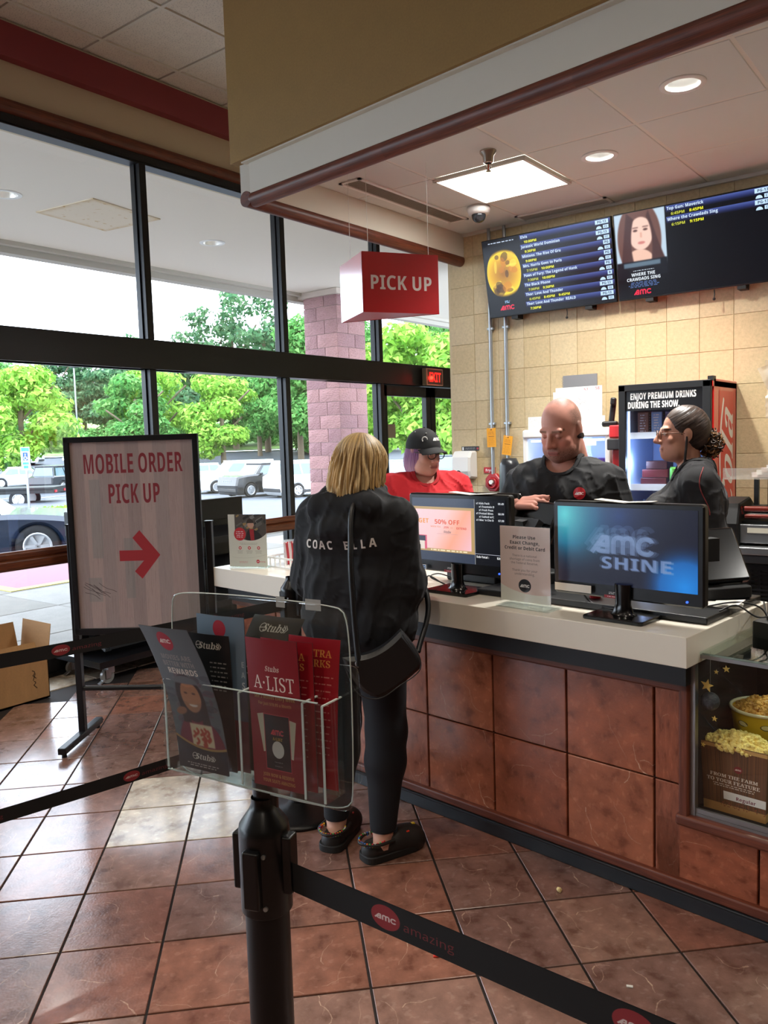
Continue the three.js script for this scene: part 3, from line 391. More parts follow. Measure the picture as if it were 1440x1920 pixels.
for (const [x, y, r] of [[-.79, .44, .022], [-.76, .49, .008], [-.728, .505, .012], [-.765, .335, .01], [-.802, .24, .008]]) piece('star_sticker', star(r), starM, caseT, [x, y, -.03], [0, 0, x * 5]);
const kern = (() => { const g = []; const R = rng(3); for (let k = 0; k < 4; k++) { const b = []; for (let q = 0; q < 5; q++) b.push(new THREE.IcosahedronGeometry(.006 + R() * .004, 0).translate((R() - .5) * .013, (R() - .5) * .011, (R() - .5) * .013)); g.push(mg(b)); } return g; })();
function popcornHeap(cx, cz, y, rx, rz, n, dome, seed, mat, parent) { const R = rng(seed), gs = []; for (let i = 0; i < n; i++) { const a = R() * 6.283, r = Math.sqrt(R()), x = Math.cos(a) * r * rx, z = Math.sin(a) * r * rz; gs.push(tr(kern[i % 4].clone(), cx + x, y + dome * (1 - r * r) - R() * .012, cz + z, R() * 6, R() * 6, R() * 6)); } const m = part('popcorn', gs, mat, parent); m.userData.kind = 'stuff'; return m; }
{
  const bag = cg('popcorn_bag', 'wood-print paper popcorn bag heaped full, in the case', 'popcorn bag', .075, .322, .24);
  const bt = tex(512, 640, (c) => { const R = rng(6); c.fillStyle = '#6d4626'; c.fillRect(0, 0, 512, 640); for (let i = 0; i < 190; i++) { c.fillStyle = `rgba(${R() > .5 ? '40,22,10' : '150,104,60'},${.12 + .25 * R()})`; c.fillRect(R() * 512, 0, 1 + R() * 5, 640); } c.fillStyle = '#b98a4e'; c.fillRect(0, 560, 512, 80); disc(c, 290, 215, 34, '#7e1f20'); amc(c, 290, 215, 50, '#e8d8c8'); txt(c, 'FROM THE FARM', 256, 300, 44, '#e6dccb', { font: 'serif' }); txt(c, 'TO YOUR FEATURE', 250, 348, 44, '#e6dccb', { font: 'serif' }); lines(c, 256, 378, 380, 2, 18, '#d8ccb8', 7); c.fillStyle = '#ece6da'; c.fillRect(170, 440, 342, 74); txt(c, 'Regular', 350, 486, 44, '#7a2430'); for (let i = 0; i < 60; i++) disc(c, 150 + R() * 362, 520 + R() * 60, 5, '#8c4a2c'); });
  const pts = (y, w, d) => [[-w, y, d], [w, y, d], [w, y, -d], [-w, y, -d]];
  const prof = [pts(0, .1, .05), pts(.12, .103, .055), pts(.235, .108, .062)], P = [], U = [];
  for (let k = 0; k < 2; k++) for (let f = 0; f < 4; f++) { const a = prof[k][f], b = prof[k][(f + 1) % 4], c = prof[k + 1][(f + 1) % 4], d = prof[k + 1][f], v0 = k ? .5 : 0, v1 = k ? 1 : .5, u0 = f % 2 ? 0 : 0, u1 = f % 2 ? .12 : 1; P.push(...a, ...b, ...c, ...a, ...c, ...d); U.push(u0, v0, u1, v0, u1, v1, u0, v0, u1, v1, u0, v1); }
  const g = new THREE.BufferGeometry(); g.setAttribute('position', new THREE.Float32BufferAttribute(P, 3)); g.setAttribute('uv', new THREE.Float32BufferAttribute(U, 2)); g.computeVertexNormals();
  part('bag_paper', [g], print(bt, .6, { side: THREE.DoubleSide }), bag); part('torn_rim', [Bx(-.108, .108, .22, .232, .058, .062)], M(0xc49a5c, .8), bag);
  popcornHeap(0, 0, .225, .11, .062, 330, .035, 9, M(0xf3dc84, .8), bag);
  const b2 = cg('popcorn_bucket', 'yellow popcorn bucket with caramel corn at the back', 'popcorn bucket', .085, .322, .44);
  part('stand', Cy(.07, .07, .13, 0, .065, 0, 24), blackM, b2);
  const yt = tex(512, 256, (c) => { c.fillStyle = '#e6bf1e'; c.fillRect(0, 0, 512, 256); const R = rng(4); for (let i = 0; i < 160; i++) { const y = 256 - R() * R() * 150, x = R() * 512; disc(c, x, y, 9, '#3a2c10'); disc(c, x + 1, y - 1, 7, '#f3e6b4'); } for (let i = 0; i < 7; i++) { const x = 30 + i * 75, y = 60 + (i % 2) * 30; disc(c, x, y, 15, '#3a2c10'); disc(c, x - 1, y - 1, 12, '#f6e7b0'); disc(c, x + 6, y + 4, 8, '#f6e7b0'); } });
  part('tub', tr(new THREE.CylinderGeometry(.112, .09, .17, 40, 1, true), 0, .215, 0), print(yt, .45, { side: THREE.DoubleSide }), b2); part('rolled_rim', tr(new THREE.TorusGeometry(.112, .006, 8, 40), 0, .3, 0, PI / 2), M(0xf0e2c0, .4), b2);
  popcornHeap(0, 0, .285, .1, .1, 300, .045, 19, M(0xd9a04a, .5), b2);
  const moon = cg('moon_ornament', 'dark cratered moon ornament hanging in the case corner', 'ornament', .012, .703, .15); part('moon_ball', [new THREE.IcosahedronGeometry(.03, 3)], M(0x3a4048, .6, { bumpMap: splitB, bumpScale: .004 }), moon); part('thread', [Cy(.0006, .0006, .14, 0, .095, 0, 5)], M(0xa8a8a0, .6), moon);
}
// ---- monitors
function monitor(label, u, v, dry, W, H, yc, map, k, sticker) {
  const t = cg('customer_display', label, 'monitor', u, .941, v, dry); const y = yc - .941;
  part('foot', [Ex(rrect(.22, .17, .012), .008, .003).rotateX(-PI / 2).translate(0, .003, .0)], blackGloss, t);
  part('neck', [La([[.045, .008], [.03, .02], [.022, .05], [.024, .12]], 20).scale(1.3, 1, .8), B(.05, .1, .03, 0, .12, -.03)], blackGloss, t);
  part('housing', [Ex(rrect(W, H, .01), .024, .006).translate(0, y, -.036), B(W * .6, H * .7, .03, 0, y, -.05, .012)], M(0x101114, .3), t);
  part('screen', [Pl(W - .03, H - .055, 0, y + .014, -.0045)], screen(map, k), t);
  part('power_lamp', Cy(.004, .004, .004, W / 2 - .05, y - H / 2 + .013, -.003, 10, PI / 2), new THREE.MeshStandardMaterial({ color: 0x2244ff, emissive: 0x3a66ff, emissiveIntensity: 1.5 }), t);
  const st = tex(256, 64, (c) => { c.fillStyle = '#1a1a1c'; c.fillRect(0, 0, 256, 64); lines(c, 128, 6, 170, 2, 12, '#ddd', 6); c.fillStyle = '#9c1c26'; c.fillRect(0, 36, 256, 28); lines(c, 128, 46, 210, 1, 10, '#e8c8c8', 7); });
  part('warning_strip', Pl(.09, .024, sticker, y - H / 2 + .008, -.0035), print(st, .4), t);
  return t;
}
const offer = tex(1024, 576, (c) => {
  c.fillStyle = '#15161c'; c.fillRect(0, 0, 1024, 576); c.fillStyle = '#3a4254'; c.fillRect(0, 0, 700, 80); c.fillRect(0, 490, 700, 86); c.fillStyle = '#b99a68'; c.fillRect(0, 80, 700, 410);
  const g = c.createLinearGradient(40, 100, 660, 470); g.addColorStop(0, '#f7cfd6'); g.addColorStop(.45, '#f9c9c8'); g.addColorStop(.7, '#f6a98e'); g.addColorStop(1, '#f5c3cf'); c.fillStyle = g; c.fillRect(40, 104, 625, 360);
  txt(c, 'GET', 130, 212, 58, '#e7953f', { sx: 1.15 }); txt(c, '50% OFF', 400, 216, 58, '#df5a3a', { sx: 1.2 }); txt(c, 'WHEN YOU', 270, 262, 22, '#e79a80'); txt(c, 'JOIN', 392, 264, 24, '#d8554a'); txt(c, 'OR', 450, 265, 20, '#e79a80'); txt(c, 'EXTEND', 560, 267, 26, '#d8473c', { sx: 1.15 }); txt(c, 'Stubs', 400, 305, 30, '#5a5560', { it: true, font: 'serif' }); c.fillStyle = '#c0909a'; c.fillRect(280, 324, 240, 2); c.fillStyle = '#d8607a'; c.fillRect(0, 345, 165, 130); c.fillStyle = '#39384a'; c.fillRect(8, 352, 140, 50); c.fillStyle = '#e6d8cc'; c.fillRect(20, 400, 118, 76); lines(c, 420, 470, 460, 1, 10, '#f2e2b8', 12, 3);
  c.fillStyle = '#cfd2d8'; c.fillRect(702, 0, 3, 576);
  [['x1 Kids Pack', '$9.49', 0], ['x1 Fountain D', '', 1], ['x1 Fruit Pouc', '', 1], ['x1 Pretzel Bites', '$8.99', 0], ['x1 Salted w/C', '', 1], ["x1 Mac 'n Che B", '$7.99', 0]].forEach(([a, b, i], k) => { txt(c, a, 722 + i * 30, 34 + k * 29, 24, '#e4e8ee', { align: 'left' }); txt(c, b, 1008, 34 + k * 29, 24, '#e4e8ee', { align: 'right' }); });
  c.fillStyle = '#dde'; c.fillRect(702, 478, 322, 3); txt(c, 'Sub-Total :', 716, 505, 26, '#fff', { align: 'left' }); txt(c, '$26.77', 1008, 505, 26, '#fff', { align: 'right' });
});
const shine = tex(1024, 576, (c) => {
  c.fillStyle = '#15182a'; c.fillRect(0, 0, 1024, 576); let g = c.createRadialGradient(60, 60, 10, 120, 80, 480); g.addColorStop(0, '#4fc3c9'); g.addColorStop(.45, '#1c6d8c'); g.addColorStop(1, 'rgba(21,24,42,0)'); c.fillStyle = g; c.fillRect(0, 0, 1024, 576); g = c.createRadialGradient(480, 60, 10, 480, 60, 420); g.addColorStop(0, 'rgba(28,60,130,.6)'); g.addColorStop(1, 'rgba(21,24,42,0)'); c.fillStyle = g; c.fillRect(0, 0, 1024, 576); g = c.createRadialGradient(940, 540, 10, 940, 540, 330); g.addColorStop(0, '#1f86e0'); g.addColorStop(.5, '#1a64b0'); g.addColorStop(1, 'rgba(21,24,42,0)'); c.fillStyle = g; c.fillRect(0, 0, 1024, 576);
  c.globalAlpha = .18; for (const [dx, dy] of [[-26, -8], [-12, -4], [14, 4], [30, 8], [-40, -50], [0, -70]]) amc(c, 500 + dx, 268 + dy, 470, '#8aa4cc'); c.globalAlpha = .6; amc(c, 500, 272, 460, '#7f96be'); c.globalAlpha = .25; for (const d of [-10, 10, 5]) txt(c, 'SHINE', 600 + d, 410 + d / 2, 124, '#8aa4cc', { sx: 1.45 }); c.globalAlpha = .75; txt(c, 'SHINE', 600, 410, 120, '#7389b6', { sx: 1.45 }); c.globalAlpha = 1;
});
monitor('customer display showing the pink offer and order list', -1.08, .2, .0, .53, .325, 1.185, offer, .8, -.03);
monitor('customer display glowing blue with the word SHINE', -.29, .14, .0, .555, .33, 1.175, shine, .75, -.03);
solo('masking_strip', 'strip of pale tape under the blue customer display', 'tape', B(.15, .028, .002), paper, C(-.485, 1.03, .132), CRY);
for (const [lab, u, v] of [['folded till receipt lying on top of the pink display', -1.0, .215], ['folded paper slip lying on top of the blue display', -.29, .165]]) { const t = solo('receipt_slip', lab, 'receipt', [tr(B(.12, .002, .05), -.05, .004, 0, 0, 0, -.08), tr(B(.1, .002, .05), .055, .003, 0, 0, 0, .05)], paper, C(u, u < -.5 ? 1.353 : 1.345, v), CRY, undefined); }
const cardM = (f) => print(f, .4);
{ const t = tex(128, 64, (c) => { c.fillStyle = '#f4f2ea'; c.fillRect(0, 0, 128, 64); c.fillStyle = '#233a8a'; c.fillRect(0, 0, 128, 14); txt(c, 'VISA', 64, 34, 30, '#23357e', { it: true }); c.fillStyle = '#d59a2c'; c.fillRect(0, 50, 128, 14); }); solo('card_sticker', 'small white card sticker under the pink display', 'sticker', B(.024, .018, .001), cardM(t), C(-1.3, 1.035, .188), CRY); const t2 = tex(64, 64, (c) => { c.fillStyle = '#e8ecef'; c.fillRect(0, 0, 64, 64); c.fillStyle = '#2f6aa8'; c.fillRect(8, 8, 48, 48); c.fillStyle = '#dfe8ee'; c.fillRect(14, 28, 36, 8); }); solo('card_sticker', 'small blue card sticker under the pink display', 'sticker', B(.022, .02, .001), cardM(t2), C(-1.255, 1.034, .188), CRY); }
// ---- coin notice in an acrylic stand
{
  const f = tex(448, 640, (c) => { c.fillStyle = '#ecd0c6'; c.fillRect(0, 0, 448, 640); c.fillStyle = '#f4efe4'; c.beginPath(); c.moveTo(0, 500); c.quadraticCurveTo(200, 600, 448, 560); c.lineTo(448, 640); c.lineTo(0, 640); c.fill(); txt(c, 'Please Use', 220, 90, 40, '#2a2426'); txt(c, 'Exact Change,', 224, 136, 40, '#2a2426'); txt(c, 'Credit or Debit Card', 224, 182, 40, '#2a2426', { sx: .95 }); ['There is a national', 'shortage of coins from', 'the Federal Reserve.', '', 'Thank you for your', 'understanding.'].forEach((s, i) => txt(c, s, 222, 246 + i * 31, 27, '#8a716c', { bold: false })); disc(c, 222, 500, 56, '#2a262a'); amc(c, 222, 502, 84, '#efe8e2'); });
  const t = cg('acrylic_notice', 'pink coin shortage notice in a clear acrylic stand', 'sign', -.66, .941, .085);
  part('printed_card', [B(.222, .285, .002, 0, .165, 0)], print(f, .35), t); part('acrylic_sleeve', [Pl(.232, .302, 0, .161, .003), Bx(-.116, .116, 0, .006, -.07, .03)], acryl, t);
}
// ---- register side
part('mat', [Bx(-.98, -.02, .0, .025, -.685, -.2, .004)], M(0x121214, .35), cg('register_mat', 'black raised register mat covering the counter end', 'mat', 0, .941, 0));
{
  const t = cg('register_terminal', 'black touch register seen from behind', 'register', -1.17, .941, .5, 0);
  part('base', [B(.28, .06, .24, 0, .03, -.02, .01), B(.08, .2, .07, 0, .14, -.02, .02)], blackM, t);
  part('housing', [tr(new RoundedBoxGeometry(.34, .3, .05, 2, .015), .02, .25, 0, -.35), tr(new RoundedBoxGeometry(.3, .2, .06, 2, .02), .02, .25, .035, -.35)], blackGloss, t);
  const t2 = cg('register_terminal', 'tilted black touch register under the bald man\'s hand', 'register', -.9, .966, .47, -.35);
  part('base', [B(.24, .05, .2, 0, .025, 0, .01), tr(B(.06, .26, .06), 0, .14, 0, .2)], blackM, t2);
  part('housing', [tr(new RoundedBoxGeometry(.3, .3, .035, 2, .012), 0, .2, .0, -.45)], blackGloss, t2); part('rear_bracket', [tr(B(.2, .16, .03), 0, .2, .055, -.6), Tu([[-.1, .3, .06], [-.02, .2, .09], [.03, .1, .08]], .006, 14)], darkGrey, t2);
  const t3 = cg('register_terminal', 'black touch register beside the ponytailed worker', 'register', -.17, .966, .56, 1.0);
  part('base', [B(.24, .05, .2, 0, .025, 0, .01), B(.06, .2, .06, 0, .12, 0)], blackM, t3); part('housing', [tr(new RoundedBoxGeometry(.28, .22, .035, 2, .012), 0, .15, 0, -.55)], blackGloss, t3);
}
solo('paper_stack', 'white receipt paper curled beside the blue display', 'paper', [tr(B(.12, .004, .09), 0, .004, 0, 0, .3), tr(B(.1, .003, .08), .01, .012, 0, .05, .1, .12)], paper, C(-.05, .966, .42), CRY);
{ const t = cg('paper_cup', 'small red and white paper cup behind the blue display', 'cup', -.49, .966, .3); part('cup_wall', La([[.02, 0], [.024, .02], [.028, .055], [.03, .056]], 24), M(0xc4242c, .45, { side: THREE.DoubleSide }), t); part('white_band', La([[.0275, .04], [.0293, .058], [.031, .058]], 24), whiteP, t); }
{ const R = rng(2), w = (pts, lab) => solo('display_cable', lab, 'cable', Tu(pts.map(([u, y, v]) => C(u, y, v)), .003, 40, 6), blackM); w([[-1.3, .944, .25], [-1.26, .99, .22], [-1.2, .96, .24], [-1.24, .945, .3], [-1.3, .97, .28], [-1.22, 1.0, .24], [-1.12, .99, .23]], 'tangled black cable beside the pink display foot'); w([[-.02, .972, .3], [.02, .99, .34], [.08, .955, .36], [.1, .95, .4], [.06, .95, .5], [.02, .96, .6]], 'looped black cable at the counter end'); w([[-.1, .97, .33], [.0, .985, .42], [.06, .96, .47], [.1, .9, .45], [.13, .885, .42]], 'black cable running down to the card reader'); w([[-.5, 1.02, .2], [-.47, .97, .22], [-.4, .955, .2], [-.33, .96, .18]], 'black cable hanging behind the blue display'); }
{
  const t = cg('card_reader', 'black card reader on the display case top', 'card reader', .13, .876, .52, -.25);
  part('housing', [Ex(Sh([[-.1, 0], [.1, 0], [.1, .03], [.02, .055], [-.1, .04]]), .12, .008).rotateY(PI / 2).translate(-.06, 0, 0)], blackM, t); part('keypad', [...Array(12).keys()].map((k) => tr(B(.018, .004, .012), -.03 + (k % 3) * .028, .049 + .006 * Math.floor(k / 3) * -.4, .06 - Math.floor(k / 3) * .02)), M(0x8a9298, .4), t); part('display_window', tr(B(.09, .003, .05), 0, .052, -.05, .15), M(0x2c3648, .15), t); part('green_key', tr(B(.02, .005, .014), .045, .048, .06), M(0x4fae3a, .4), t);
  const s = cg('handheld_scanner', 'black barcode scanner on a stand behind the card reader', 'scanner', .17, .876, .66, -.6);
  part('head', [tr(new RoundedBoxGeometry(.07, .07, .13, 2, .02), 0, .18, 0, .3)], blackGloss, s); part('handle', [tr(new RoundedBoxGeometry(.04, .14, .045, 2, .015), 0, .08, -.03, -.2), Cy(.05, .055, .015, 0, .008, 0, 20)], blackM, s);
}
// ---- left end of the counter
{
  const f = tex(512, 640, (c) => {
    c.fillStyle = '#e6e0d2'; c.fillRect(0, 0, 512, 640); c.save(); c.beginPath(); c.arc(300, 20, 300, 0, 7); c.clip(); c.fillStyle = '#57504a'; c.fillRect(90, 0, 422, 330); const R = rng(4); for (let i = 0; i < 26; i++) { c.fillStyle = ['#3c3a3c', '#8d8a86', '#b08d58', '#6f6a66', '#2b2a2c'][R() * 5 | 0]; c.save(); c.translate(90 + R() * 420, R() * 200); c.rotate(-.5); c.fillRect(-30, -14, 40 + R() * 60, 16 + R() * 30); c.restore(); } c.fillStyle = '#26262a'; c.beginPath(); c.moveTo(230, 330); c.quadraticCurveTo(240, 180, 300, 180); c.quadraticCurveTo(430, 190, 480, 330); c.fill(); c.fillStyle = '#b0262e'; c.beginPath(); c.moveTo(285, 180); c.lineTo(345, 180); c.lineTo(350, 330); c.lineTo(300, 330); c.fill(); disc(c, 305, 125, 44, '#d9a48c'); c.fillStyle = '#3a2a26'; c.beginPath(); c.arc(298, 100, 46, 3.0, 6.4); c.fill(); c.restore();
    disc(c, 155, 240, 80, '#d52b36'); lines(c, 155, 206, 110, 4, 22, '#f3dada', 9); lines(c, 270, 350, 280, 2, 14, '#a09a90', 4); for (const x of [150, 275, 400]) { disc(c, x, 410, 20, '#d52b36'); disc(c, x, 410, 10, '#f2e6de'); lines(c, x, 440, 90, 4, 11, '#b0a89c', 4, x); } c.strokeStyle = '#b8b0a4'; c.lineWidth = 2; c.beginPath(); c.moveTo(40, 520); c.quadraticCurveTo(250, 560, 500, 490); c.stroke(); lines(c, 190, 575, 130, 2, 14, '#d88', 5); disc(c, 385, 575, 22, '#d52b36'); amc(c, 385, 576, 30, '#fff'); txt(c, 'amazing', 445, 577, 20, '#d52b36', { bold: false });
  });
  const t = cg('acrylic_notice', 'white recruiting notice with a photo on the counter end by the window', 'sign', -2.41, .941, .1, .5);
  part('printed_card', B(.216, .276, .002, 0, .145, 0), print(f, .4), t); part('acrylic_sleeve', [Pl(.22, .28, 0, .145, .003), Bx(-.11, .11, 0, .005, -.06, .02)], acryl, t);
  const r = cg('condiment_tray', 'white lattice tray on the counter by the window', 'tray', -2.22, .941, .32);
  const b = [Bx(-.17, .17, 0, .006, -.13, .13)]; for (const [x0, x1, z0, z1] of [[-.17, .17, .125, .13], [-.17, .17, -.13, -.125], [-.17, -.165, -.13, .13], [.165, .17, -.13, .13]]) { b.push(Bx(x0, x1, .045, .055, z0, z1)); for (let k = 0; k <= 8; k++) b.push(Bx(lerp(x0, x1 - .006, k / 8), lerp(x0 + .006, x1, k / 8), 0, .05, lerp(z0, z1 - .006, k / 8), lerp(z0 + .006, z1, k / 8))); } part('lattice', b, M(0xeeeeea, .4), r);
  const st = tex(256, 128, (c) => { c.fillStyle = '#f1dede'; c.fillRect(0, 0, 256, 128); c.fillStyle = '#c8303a'; for (let k = 0; k < 9; k++) c.fillRect(k * 29, 0, 13, 128); disc(c, 128, 118, 34, '#f3e6e2'); }), pb = cg('popcorn_carton', 'small red striped popcorn carton in the white tray', 'carton', -2.285, .948, .3, .4);
  { const g = tr(new THREE.CylinderGeometry(.052, .042, .115, 4, 1, true), 0, .058, 0, 0, PI / 4); part('carton_wall', g, print(st, .6, { side: THREE.DoubleSide }), pb); }
  const cu = cg('plastic_cup', 'frosted plastic cup standing in the white tray', 'cup', -2.36, .948, .35); part('cup_wall', La([[.03, 0], [.034, .003], [.045, .115], [.046, .116]], 24), MP(0xe8eef0, .5, { transmission: .6, thickness: 0, side: THREE.DoubleSide }), cu);
  solo('drinking_straw', 'bent blue straw standing in the frosted cup', 'straw', Tu([C(-2.36, .96, .35), C(-2.345, 1.06, .36), C(-2.33, 1.085, .36), C(-2.315, 1.07, .36)], .0045, 20, 8), M(0x1f58a8, .4));
  for (let k = 0; k < 5; k++) solo('sauce_packet', 'small sauce packet lying in the white tray', 'packet', tr(B(.05, .008, .03, 0, 0, 0, .003), 0, 0, 0, .1 * k, k, .1), M([0x8a3a2c, 0x2c3f7c, 0xd8d4c8, 0x6a4630, 0x2c3f7c][k], .4), C(-2.18 + .033 * k, .956 + .004 * (k % 2), .24 + .03 * (k % 3)), 0, 'sauce packets in the tray');
}
// ---- menu screens on the wall
function menu(c, rows, y0, dy, listX, W) { rows.forEach(([t, times, rate], k) => { const y = y0 + k * dy, g = c.createLinearGradient(0, y, 0, y + dy * .62); g.addColorStop(0, '#4c5c9c'); g.addColorStop(.5, '#2a3468'); g.addColorStop(1, '#0b0e1c'); c.fillStyle = g; c.fillRect(listX, y, W - listX, dy * .6); txt(c, t, listX + 8, y + dy * .26, 36, '#cfe2f4', { align: 'left', sx: .92 }); times.forEach((s, i) => txt(c, s, listX + 40 + i * 150, y + dy * .76, 33, i === 0 && times.length > 1 ? '#c8cc3c' : '#f2f02a', { align: 'left' })); const w = rate.length * 20 + 20; c.fillStyle = '#bcd8f2'; c.fillRect(W - 16 - w, y + 4, w, 36); txt(c, rate, W - 16 - w / 2, y + 22, 30, '#15203c'); c.fillRect(W - 66, y + dy * .58, 50, 30); txt(c, 'CC', W - 41, y + dy * .58 + 15, 24, '#15203c'); c.beginPath(); c.arc(W - 104, y + dy * .58 + 30, 26, PI, 2 * PI); c.fill(); }); }
const menu1 = tex(1280, 736, (c) => {
  c.fillStyle = '#080a12'; c.fillRect(0, 0, 1280, 736); lines(c, 200, 26, 300, 1, 10, '#c8d4e8', 8, 2);
  const g = c.createRadialGradient(200, 330, 20, 200, 330, 240); g.addColorStop(0, '#a06a1c'); g.addColorStop(.55, '#d8a420'); g.addColorStop(.82, '#f0d028'); g.addColorStop(.9, '#8a6a10'); g.addColorStop(1, 'rgba(8,10,18,0)'); c.fillStyle = g; c.beginPath(); c.ellipse(200, 330, 182, 250, 0, 0, 7); c.fill();
  const R = rng(15); for (let i = 0; i < 24; i++) { c.fillStyle = ['#5c3a14', '#c8781c', '#f2dc4c', '#3c2610', '#e8b83c'][R() * 5 | 0]; c.globalAlpha = .55; c.beginPath(); c.ellipse(90 + R() * 220, 150 + R() * 360, 14 + R() * 34, 18 + R() * 44, R() * 3, 0, 7); c.fill(); } c.globalAlpha = 1; lines(c, 205, 596, 60, 2, 14, '#8cb8e0', 8, 5); amc(c, 200, 662, 150, '#e02846');
  menu(c, [['Elvis', ['10:00PM'], 'PG-13'], ['Jurassic World Dominion', ['9:30PM'], 'PG-13'], ['Minions: The Rise Of Gru', ['9:00PM'], 'PG'], ['Mrs. Harris Goes to Paris', ['7:15PM', '10:00PM'], 'PG'], ['Paws of Fury: The Legend of Hank', ['7:30PM', '10:00PM'], 'PG'], ['The Black Phone', ['7:00PM', '9:30PM'], 'R'], ['Thor: Love And Thunder', ['6:45PM', '8:45PM', '9:45PM'], 'PG-13'], ['Thor: Love And Thunder  REALD', ['7:30PM'], 'PG-13']], 4, 90, 400, 1280);
});
const menu2 = tex(1280, 736, (c) => {
  c.fillStyle = '#080a12'; c.fillRect(0, 0, 1280, 736);
  c.save(); c.filter = 'blur(5px)'; c.beginPath(); c.rect(0, 0, 440, 560); c.clip(); c.fillStyle = '#b4c8d8'; c.fillRect(0, 0, 440, 470); c.fillStyle = '#6a4a44'; c.beginPath(); c.ellipse(210, 240, 190, 330, 0, 0, 7); c.fill(); c.fillStyle = '#e2b8a4'; c.beginPath(); c.ellipse(200, 440, 130, 120, 0, 0, 7); c.fill(); c.fillStyle = '#e8c2b2'; c.beginPath(); c.ellipse(225, 190, 105, 140, 0, 0, 7); c.fill(); c.fillStyle = '#4c3230'; for (const x of [180, 268]) { c.beginPath(); c.ellipse(x, 160, 20, 9, 0, 0, 7); c.fill(); c.fillRect(x - 24, 132, 50, 7); } c.fillStyle = '#c47a74'; c.beginPath(); c.ellipse(228, 268, 32, 12, 0, 0, 7); c.fill(); c.fillStyle = '#d4a08e'; c.fillRect(220, 180, 16, 44); c.fillStyle = '#4a3232'; c.beginPath(); c.moveTo(110, 0); c.quadraticCurveTo(60, 300, 40, 470); c.lineTo(160, 470); c.quadraticCurveTo(110, 260, 170, 60); c.fill(); c.beginPath(); c.moveTo(300, 0); c.quadraticCurveTo(370, 300, 440, 470); c.lineTo(300, 470); c.quadraticCurveTo(350, 200, 280, 50); c.fill(); c.fillStyle = '#10131c'; c.fillRect(0, 420, 440, 300); c.fillStyle = '#5c7080'; c.fillRect(60, 430, 320, 40); c.filter = 'none'; c.restore();
  lines(c, 230, 500, 200, 1, 8, '#cfd8e4', 5, 3); txt(c, 'WHERE THE', 225, 535, 40, '#e4ecf4', { sx: .95 }); txt(c, 'CRAWDADS SING', 225, 575, 40, '#e4ecf4', { sx: .92 }); lines(c, 225, 600, 300, 4, 13, '#4c6496', 8, 8); amc(c, 210, 690, 150, '#e02846');
  menu(c, [['Top Gun: Maverick', ['6:45PM', '8:45PM'], 'PG-13'], ['Where the Crawdads Sing', ['6:15PM', '9:15PM'], 'PG-13']], 4, 90, 450, 1280);
});
for (const [lab, x0, x1, map] of [['menu screen listing eight films above the soap dispenser', -3.065, -2.1, menu1], ['menu screen with a woman portrait and two films', -2.088, -1.125, menu2]]) {
  const t = thing('menu_screen', lab, 'screen', [(x0 + x1) / 2, 2.452, -5.31]), W = x1 - x0, H = .545; const hold = new THREE.Group();
  const a = .19, rx = (g) => g.rotateX(a);
  part('housing', [rx(B(W, H, .03, 0, H / 2, -.016, .004))], M(0x0d0e10, .35), t); part('screen', [rx(Pl(W - .014, H - .018, 0, H / 2 + .002, 0))], screen(map, .95), t);
  part('wall_bracket', [B(.3, .3, .05, 0, .26, -.06), B(.05, .04, .08, -.28, .0, -.045), B(.05, .04, .08, .28, .0, -.045)], blackM, t);
  part('pull_cord', [Tu([[.12, -.0, -.01], [.122, -.03, -.012], [.12, -.05, -.01]], .003, 8), Sp(.009, .12, -.058, -.01)], blackM, t);
}
// ---- wall fittings
const galv = M(0xa9b0b4, .35, { metalness: .6 });
solo('conduit_pipe', 'grey conduit pipe with the upright orange tag', 'pipe', [Cy(.0135, .0135, 1.85, 0, 0, 0, 14), ...[-.5, .2, .75].map((y) => B(.05, .02, .03, 0, y, -.005, .004))], galv, [-3.1, 2.19, -5.378]);
solo('conduit_pipe', 'grey conduit pipe with the slanted orange tag', 'pipe', [Cy(.0135, .0135, 1.85, 0, 0, 0, 14), ...[-.5, .2, .75].map((y) => B(.05, .02, .03, 0, y, -.005, .004))], galv, [-2.972, 2.19, -5.378]);
const tagT = tex(128, 256, (c) => { c.fillStyle = '#f0a51c'; c.fillRect(0, 0, 128, 256); disc(c, 64, 22, 9, '#7a4c10'); lines(c, 64, 50, 90, 3, 16, '#b86a14', 6); c.fillStyle = '#8a4a10'; c.fillRect(24, 108, 80, 8); lines(c, 64, 134, 100, 6, 18, '#c07818', 5, 6); });
for (const [lab, x, y, rz] of [['upright orange inspection tag on the pipe nearer the door', -3.098, 1.587, .02], ['slanted orange inspection tag on the second pipe', -2.965, 1.526, -.14]]) { const t = thing('inspection_tag', lab, 'tag', [x, y, -5.358]); part('tag_card', tr(B(.076, .142, .002), 0, 0, 0, 0, 0, rz), print(tagT, .6), t); part('tie', tr(new THREE.TorusGeometry(.016, .0012, 5, 16), 0, .066, -.008, PI / 2), M(0xe8e4da, .5), t); }
